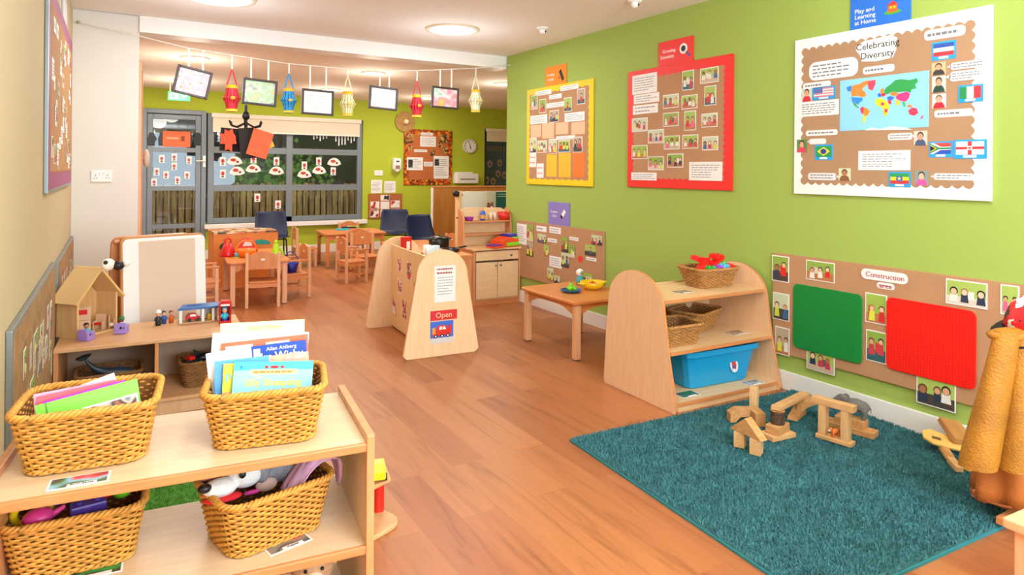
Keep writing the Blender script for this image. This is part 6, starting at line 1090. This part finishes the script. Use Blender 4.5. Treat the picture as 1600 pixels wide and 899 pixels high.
g = G().prism([(-.10, 0), (.10, 0), (.0, .085)], -.025, .025, BLOCK2, bev=.002); tag(obj('wooden_wedge', g, None, (m_.x, m_.y, ZR+.081), (0, 0, math.atan2(d_.y, d_.x))), 'triangular block bridging the two short upright blocks', 'wooden block', BKG)
blk('curved edged brown block lying at the far left of the pile', 290, 370, ZR, (.18, .06, .07), -.5, BLOCK2, [(-.09, .0), (-.06, .0), (-.03, .03), (.03, .03), (.06, 0), (.09, 0), (.09, .07), (-.05, .075), (-.09, .05)]); blk('slim upright pillar standing behind the curved brown block', 375, 320, ZR, (.042, .042, .165), .3, wood('#ecc998', '#dfb57e', 2, .5, 12, stretch=5)); blk('square brown block at the right end of the curved block', 415, 410, ZR, (.06, .06, .075), -.5, BLOCK2)
blk('flat plank under the small stack beside the short blocks', 578, 508, ZR, (.17, .10, .026), -.1, BLOCK); SP0 = at(*bp(578, 508), ZR); qx, qy = proj(SP0.x, SP0.y, ZR+.0265); blk('brown block in the middle of the small stack', (qx-1110)*5.517, (qy-590)*5.517, ZR+.0265, (.12, .075, .045), .15, BLOCK2)
lg = SP0; o = thing('log_piece', 'round bark covered log slice on top of the small stack', 'log', (lg.x, lg.y, ZR+.072), group=None); obj('bark', G().lathe([(.036, 0), (.039, .02), (.036, .045), (.038, .07)], mat('#5a4030', .9, bump=1, bscale=120, vary=.4, vscale=60), 18), o); obj('cut_face', G().lathe([(.0001, .0), (.036, .0)], BLOCK2, 18).lathe([(.038, .07), (.0001, .071)], BLOCK2, 18), o)
# leaning plank from the log up to the arch block
e = at(*bp(905, 345), ZR); arch = tag(obj('wooden_arch_block', G().prism([(-.06, 0), (-.03, 0)]+arc(0, 0, .03, .05, 180, 180, 1)[:0]+[(-.025, .03), (.0, .055), (.035, .07), (.06, .075), (.06, .105), (-.06, .105)], -.03, .03, BLOCK2, bev=.002), None, (e.x-.02, e.y+.05, ZR), (0, 0, -.6)), 'tall block with a cut out arch holding up the leaning plank', 'wooden block', BKG)
a_ = Vector((lg.x, lg.y, ZR+.145)); b_ = Vector((e.x-.035, e.y+.06, ZR+.107)); d_ = b_-a_; L = d_.length+.05; yaw = math.atan2(d_.y, d_.x); pit = -math.asin(d_.z/d_.length)
tag(obj('wooden_plank', G().box(-.03, L, -.026, .026, 0, .024, BLOCK, .004), None, tuple(a_), (0, pit, yaw)), 'long plank bridging from the log slice to the arch block', 'wooden block', BKG)
mid = at(*bp(745, 335), ZR); tag(obj('wooden_wedge', G().prism([(-.08, 0), (.08, 0), (.08, .02), (.02, .045), (-.07, .02)], -.028, .028, BLOCK2, bev=.002), None, (mid.x, mid.y, ZR), (0, 0, yaw)), 'low wedge lying on the rug under the bridging plank', 'wooden block', BKG)
# gate
q0, q1 = at(*bp(940, 505), ZR), at(*bp(1215, 590), ZR); d_ = q1-q0; yaw = math.atan2(d_.y, d_.x); c = (q0+q1)/2
def gl(x, y_=0, z=0): return (c.x+x*math.cos(yaw)-y_*math.sin(yaw), c.y+x*math.sin(yaw)+y_*math.cos(yaw), z)
Lg = d_.length+.02; PZ = wood('#e2b884', '#d2a068', 2, .5, 12, stretch=5)
tag(obj('wooden_plank', G().box(-Lg/2, Lg/2, -.03, .03, 0, .022, BLOCK, .004), None, gl(0, 0, ZR), (0, 0, yaw)), 'base plank of the block gateway with the toy tiger', 'wooden block', BKG)
for x, lb in ((-.062, 'left pillar of the block gateway'), (.055, 'right pillar of the block gateway')): tag(obj('wooden_pillar', G().box(-.02, .02, -.022, .022, 0, .155, PZ, .003), None, gl(x, 0, ZR+.0225), (0, 0, yaw)), lb, 'wooden block', BKG)
tag(obj('wooden_plank', G().box(-.11, .11, -.024, .024, 0, .036, BLOCK, .004), None, gl(-.01, 0, ZR+.178), (0, 0, yaw)), 'lintel plank on top of the block gateway', 'wooden block', BKG)
TG_ = mat('#e07a2a', .6, vary=.3, vscale=90); t = thing('toy_tiger', 'tiny orange toy tiger between the pillars of the block gateway', 'toy animal', gl(.0, -.0, ZR+.0225), yaw+1.2)
remesh(obj('body', G().ell((0, 0, .03), (.026, .012, .014), TG_).ell((-.03, 0, .042), (.013, .011, .012), TG_).tube([(-.018, -.006, .03), (-.018, -.006, 0)], .005, TG_, 8).tube([(-.018, .006, .03), (-.018, .006, 0)], .005, TG_, 8).tube([(.018, -.006, .03), (.02, -.006, 0)], .005, TG_, 8).tube([(.018, .006, .03), (.02, .006, 0)], .005, TG_, 8).tube([(.025, 0, .035), (.045, 0, .03), (.05, 0, .045)], .003, TG_, 6), t), .002); obj('white_muzzle', G().ell((-.04, 0, .038), (.006, .007, .005), WHITE), t)
# step under the elephant
s1 = at(*bp(1225, 462), ZR); sy = yaw+.02; tag(obj('wooden_plank', G().box(-.15, .12, -.042, .042, 0, .032, BLOCK2, .004), None, (s1.x, s1.y, ZR), (0, 0, sy)), 'long low plank behind the block gateway under the elephant step', 'wooden block', BKG)
tag(obj('wooden_block', G().box(-.075, .075, -.04, .04, 0, .042, BLOCK2, .004), None, (s1.x+.005, s1.y+.01, ZR+.0325), (0, 0, sy)), 'thicker block on the long low plank that carries the elephant', 'wooden block', BKG)
ELP = mat('#6f6c66', .7, bump=.5, bscale=90, vary=.15, vscale=40); el = thing('toy_elephant', 'grey toy elephant standing on the blocks by the white skirting', 'toy animal', (s1.x+.015, s1.y+.01, ZR+.0748), sy+.1, rot=None); k = 1.0
g = G(); g.ell((.02, 0, .085), (.075, .042, .045), ELP).ell((-.07, 0, .105), (.038, .03, .036), ELP).ell((.07, 0, .08), (.038, .036, .04), ELP)
g.tube([(-.095, 0, .105), (-.12, 0, .085), (-.13, 0, .06), (-.142, 0, .05), (-.155, 0, .058)], [.02, .015, .011, .008, .006], ELP, 10)
for x, y_ in ((-.03, -.022), (-.04, .022), (.075, -.022), (.07, .022)): g.tube([(x, y_, .07), (x+.004, y_, .035), (x-.002, y_, 0)], [.022, .016, .015], ELP, 10)
g.tube([(.1, 0, .1), (.115, 0, .075), (.115, 0, .05)], [.006, .004, .003], ELP, 6)
remesh(obj('body', g, el), .0035)
for s_ in (-1, 1): obj('ear', G().ell((-.05, s_*.036, .108), (.026, .006, .032), ELP), el, (0, 0, 0)); obj('tusk', G().tube([(-.092, s_*.016, .088), (-.108, s_*.018, .078), (-.118, s_*.016, .082)], [.004, .003, .001], WHITE, 6), el)
el.scale = (.8, .8, .8)
# wooden scraps beside the rug edge
SCR = mat('#e2b45c', .6, vary=.1, vscale=20); SG = 'loose wooden pieces at the right edge of the rug'
def scrap(px, py, z, g, rot, label, name): p = at(px, py, z); tag(obj(name, g, None, (p.x, p.y, z), rot), label, 'wooden piece', SG)
scrap(1476, 690, .075, G().prism([(-.10, -.02), (-.06, -.05), (.08, -.05), (.10, .02), (.06, .06), (.0, .045), (-.06, .06), (-.10, .03)], 0, .012, SCR, 'z', bev=.002).box(-.06, -.02, -.015, .005, .012, .013, mat('#6a4a24', .7)), (.35, .15, -.9), 'pale yellow flat wooden piece with a slot at the rug edge', 'wooden_cutout')
scrap(1492, 678, .10, G().box(-.08, .08, -.055, .055, 0, .03, wood('#c48a50', '#b0743c', 0), .004), (.25, -.35, .9), 'brown wooden block leaning behind the pale yellow piece', 'wooden_block'); scrap(1478, 713, ZR, G().cyl((-.06, 0, .022), (.06, 0, .022), .022, wood('#dca868', '#cc9450', 0)), (0, 0, .7), 'round wooden peg lying on the rug, left of two', 'wooden_peg'); scrap(1492, 730, ZR, G().box(-.06, .06, -.018, .018, 0, .028, BLOCK, .005), (0, 0, .75), 'small wooden bar lying on the rug, nearest of the loose pieces', 'wooden_bar')
scrap(1525, 733, ZR, G().prism([(-.06, 0), (.06, 0), (.04, .05), (-.05, .04)], -.02, .02, SCR, bev=.003), (0, 0, -.3), 'yellow wooden offcut half under the golden coat', 'wooden_offcut')
# ================= DRESSING UP STAND =================
CX, CY = 3.18, 1.285; fr = Vector((math.cos(YAW), -math.sin(YAW), 0)); ff = Vector((math.sin(YAW), math.cos(YAW), 0))
def cl(a, b, z): v = Vector((CX, CY, z))+fr*a+ff*b; return (v.x, v.y, v.z)
st = thing('costume_stand', 'wooden dressing up stand hidden under the hanging costumes at the right edge', 'stand', cl(.08, .0, .032)); obj('stand_base', G().box(-.18, .18, -.02, .02, 0, .03, EDGE, .004).box(-.02, .02, -.18, .18, 0, .03, EDGE, .004), st); obj('pole', G().cyl((0, 0, .03), (0, 0, .80), .016, EDGE), st); obj('cross_bar', G().cyl((-.1, 0, .74), (.1, 0, .74), .012, EDGE), st)
def cloth(name, label, cat, cx, cy, rz, rows, m, folds=7, amp=.02, group=None, thick=.008, arcdeg=(150, 390), seg=64, trim=None):
    """rows: (z, half width, half depth) bottom to top; a cloth tube with folds"""
    g = G(); vs = []; nr = []; R_ = 4
    for i in range(len(rows)-1):
        for k in range(R_): nr.append(tuple(rows[i][j]+(rows[i+1][j]-rows[i][j])*k/R_ for j in range(3)))
    nr.append(rows[-1])
    for z, a, b in nr:
        f = (nr[-1][0]-z)/(nr[-1][0]-nr[0][0])
        for i in range(seg+1):
            t_ = math.radians(arcdeg[0]+(arcdeg[1]-arcdeg[0])*i/seg); o = 1+amp*f*math.sin(folds*t_+z*3)/max(a, b); vs.append((a*o*math.cos(t_), b*o*math.sin(t_), z+.006*math.sin(t_*3)*f))
    W_ = seg+1
    g.add(vs, [[j*W_+i, j*W_+i+1, (j+1)*W_+i+1, (j+1)*W_+i] for j in range(len(nr)-1) for i in range(seg)], m, smooth=True)
    t = thing(name, label, cat, (cx, cy, 0), rz, group); o = obj('garment_body', g, t); o.modifiers.new('s', 'SOLIDIFY').thickness = thick; return t
GOLD = mat('#b27416', .6, bump=.5, bscale=120, vary=.28, vscale=9); BRN = mat('#b0601c', .75, bump=.2, bscale=60, vary=.15, vscale=8)
t = cloth('brown_gown', 'long rust brown costume hanging lowest under the golden fur one', 'costume', cl(.04, 0, 0)[0], cl(.04, 0, 0)[1], -YAW, [(.105, .15, .11), (.3, .135, .10), (.55, .11, .085), (.74, .08, .06)], BRN, 6, .02, arcdeg=(100, 440)); obj('hem', G().tube([(.152*math.cos(math.radians(100+340*i/40)), .112*math.sin(math.radians(100+340*i/40)), .107) for i in range(41)], .005, mat('#8a4414', .8), 6), t)
# golden fur costume: two long hanging legs
gf = thing('fur_costume', 'golden brown furry costume with two wide hanging legs at the right edge', 'costume', (CX, CY, 0), -YAW)
def leg(x0, xw, zb, zt, lean, y0):
    g = G(); vs = []; n = 28; R_ = 16
    for j in range(R_+1):
        k = j/R_; z = zb+(zt-zb)*k; a = xw*(1.0-.38*k)*(1 if j else .93); b = .055*(1-.3*k); cx_ = x0+lean*(1-k)
        for i in range(n): t_ = 2*PI*i/n; rr = 1+.05*math.sin(3*t_+k*4); vs.append((cx_+a*rr*math.cos(t_), y0+b*rr*math.sin(t_), z))
    g.add(vs, [[j*n+i, j*n+(i+1) % n, (j+1)*n+(i+1) % n, (j+1)*n+i] for j in range(R_) for i in range(n)], GOLD, smooth=True); g.add(vs[:n], [list(range(n))[::-1]], GOLD); g.add(vs[-n:], [list(range(n))], GOLD)
    return g
obj('hanging_leg', leg(-.092, .075, .29, .83, -.108, -.14), gf); obj('hanging_leg', leg(-.030, .060, .285, .83, -.038, -.145), gf); obj('waist', G().ell((-.06, -.13, .81), (.105, .05, .03), GOLD), gf)
# hat
HATM = speckle(['#d81e24', '#d81e24', '#f2f0ee', '#1a1416', '#d81e24', '#f2f0ee', '#d81e24'], 26)
ht = thing('sun_hat', 'red, white and black patterned sun hat with black frill atop the costumes', 'hat', cl(.055, -.10, .83), rot=(.1, -.08, 0)); N = 40; vs = []; RR = [(.150, -.018), (.128, .0), (.118, .01), (.112, .05), (.095, .10), (.06, .135), (.02, .15)]
def ring(l, m, frill, name):
    g = G(); vs = []
    for r, z in l: vs += [((r+frill*.008*math.sin(i*2*PI/N*9))*math.cos(2*PI*i/N), (r+frill*.008*math.sin(i*2*PI/N*9))*math.sin(2*PI*i/N), z+frill*.006*math.cos(i*2*PI/N*9)) for i in range(N)]
    g.add(vs, [[a*N+i, a*N+(i+1) % N, (a+1)*N+(i+1) % N, (a+1)*N+i] for a in range(len(l)-1) for i in range(N)], m, smooth=True); o = obj(name, g, ht); o.modifiers.new('s', 'SOLIDIFY').thickness = .003
ring([(.15, -.045), (.132, -.02), (.11, .0)], mat('#1c181a', .7), 1, 'frill'); ring([(.11, 0), (.105, .04), (.09, .09), (.055, .125), (.001, .14)], HATM, 0, 'crown'); obj('top_bow', G().ell((.03, 0, .15), (.03, .02, .025), BLACK), ht)
# shoes peeping out below
for i, (px, py, lb) in enumerate(((1556, 796, 'left of the dressing up shoes peeping out under the brown costume'), (1577, 790, 'right of the dressing up shoes, farther under the brown costume'))):
    p = at(px, py, .0); t = thing('costume_shoe', lb, 'shoe', (p.x+.02, p.y+.03, .034), math.radians(-60+i*12), 'dressing up shoes'); SK = mat('#d8a080', .6)
    obj('sole', G().prism([(-.03, -.06), (.03, -.06), (.035, .0), (.025, .07), (-.025, .07), (-.035, .0)], 0, .014, mat('#8a4a1c', .5), 'z', bev=.003), t); obj('upper', G().ell((0, -.02, .03), (.03, .045, .024), SK), t); obj('strap', G().tube([(-.031, .0, .014), (-.02, .0, .05), (.02, .0, .05), (.031, .0, .014)], .008, mat('#b8642c', .5), 6), t); obj('heel_cup', G().ell((0, .045, .032), (.026, .024, .03), mat('#b8642c', .5)), t)
#%%TABLEA
# ================= THINGS ON THE TOY BAG TABLE =================
ZA = .471
p = at(354, 401, ZA); t = thing('toy_bag', 'red cone shaped toy handbag at the left of the toy bag table', 'toy bag', (p.x+.02, p.y+.05, ZA), .1); obj('bag_body', G().lathe([(.0001, 0), (.085, 0), (.09, .02), (.06, .09), (.04, .14), (.0001, .15)], mat('#d81c1c', .35), 20), t); obj('handle', G().tube([(-.03, 0, .13), (-.03, 0, .18), (0, 0, .2), (.03, 0, .18), (.03, 0, .13)], .012, mat('#d81c1c', .35), 8), t)
p = at(386, 402, ZA)
t = thing('toy_bag', 'orange toy basket bag with round handle in the table centre', 'toy bag', (p.x, p.y+.04, ZA)); OB = mat('#f27a14', .35); obj('bag_body', G().lathe([(.0001, 0), (.08, 0), (.1, .06), (.095, .09), (.085, .09), (.07, .01), (.0001, .01)], OB, 22), t); obj('handle', G().tube([(.1*math.cos(k*PI/12), 0, .08+.1*math.sin(k*PI/12)) for k in range(13)], .011, OB, 8), t)
t = thing('toy_bag', 'red toy bag with white arch behind the orange basket bag', 'toy bag', (p.x+.03, p.y+.26, ZA)); obj('bag_body', G().prism([(-.1, 0), (.12, 0), (.12, .08), (.09, .15), (.03, .19), (-.04, .18), (-.09, .12)], -.04, .04, mat('#e0281c', .35), bev=.01), t); obj('white_panel', G().prism([(-.04, .1), (.06, .1), (.05, .14), (.02, .16), (-.02, .15)], -.043, -.039, WHITE), t)
p = at(434, 403, ZA); t = thing('toy_bottle', 'lime green toy bottle at the right of the toy bag table', 'toy', (p.x, p.y+.1, ZA)); LM = mat('#b4e01e', .35); obj('bottle_body', G().lathe([(.0001, 0), (.05, 0), (.052, .05), (.03, .1), (.026, .14), (.0001, .16)], LM, 16), t); obj('spout', G().ell((.0, 0, .165), (.02, .02, .025), LM), t); obj('trigger', G().tube([(.03, 0, .1), (.07, 0, .06), (.075, 0, .02)], .012, LM, 6), t)
t = thing('toy_cup', 'turquoise small toy cup on the toy bag table', 'cup', (*at(371, 402, ZA).xy, ZA)); obj('cup_body', G().lathe([(.0001, 0), (.025, 0), (.032, .05), (.029, .05), (.022, .006), (.0001, .006)], mat('#4ac0c8', .35), 16), t); obj('cup_base', G().lathe([(.035, 0), (.03, .006)], mat('#d8e01e', .4), 16), t)
bkx, bky = 1.72, 7.66; t = thing('toy_bucket', 'small dark blue toy bucket on the small armchair seat', 'bucket', (bkx, bky, .2705)); NB = mat('#20208c', .35); obj('bucket_body', G().lathe([(.0001, 0), (.06, 0), (.08, .11), (.075, .11), (.055, .006), (.0001, .006)], NB, 20), t); obj('handle', G().tube([(.078*math.cos(k*PI/12), .02, .1+.13*math.sin(k*PI/12)) for k in range(13)], .005, NB, 6), t)
# craft things on the farthest table
ZB = .501
for px, py, c, w2_, d2_, lb in ((535, 359, '#28b4c8', .2, .12, 'turquoise tray of paper at the front of the farthest table'), (545, 356, '#1c1c22', .22, .08, 'black folded felt on the farthest table'), (553, 355, '#a8d83a', .12, .08, 'lime green card on the farthest table')):
    p = at(px, py, ZB); tag(obj('craft_sheet', G().box(-w2_/2, w2_/2, -d2_/2, d2_/2, 0, .02, mat(c, .5), .004), None, (p.x, p.y, ZB), (0, 0, -.3)), lb, 'craft material')
#%%END
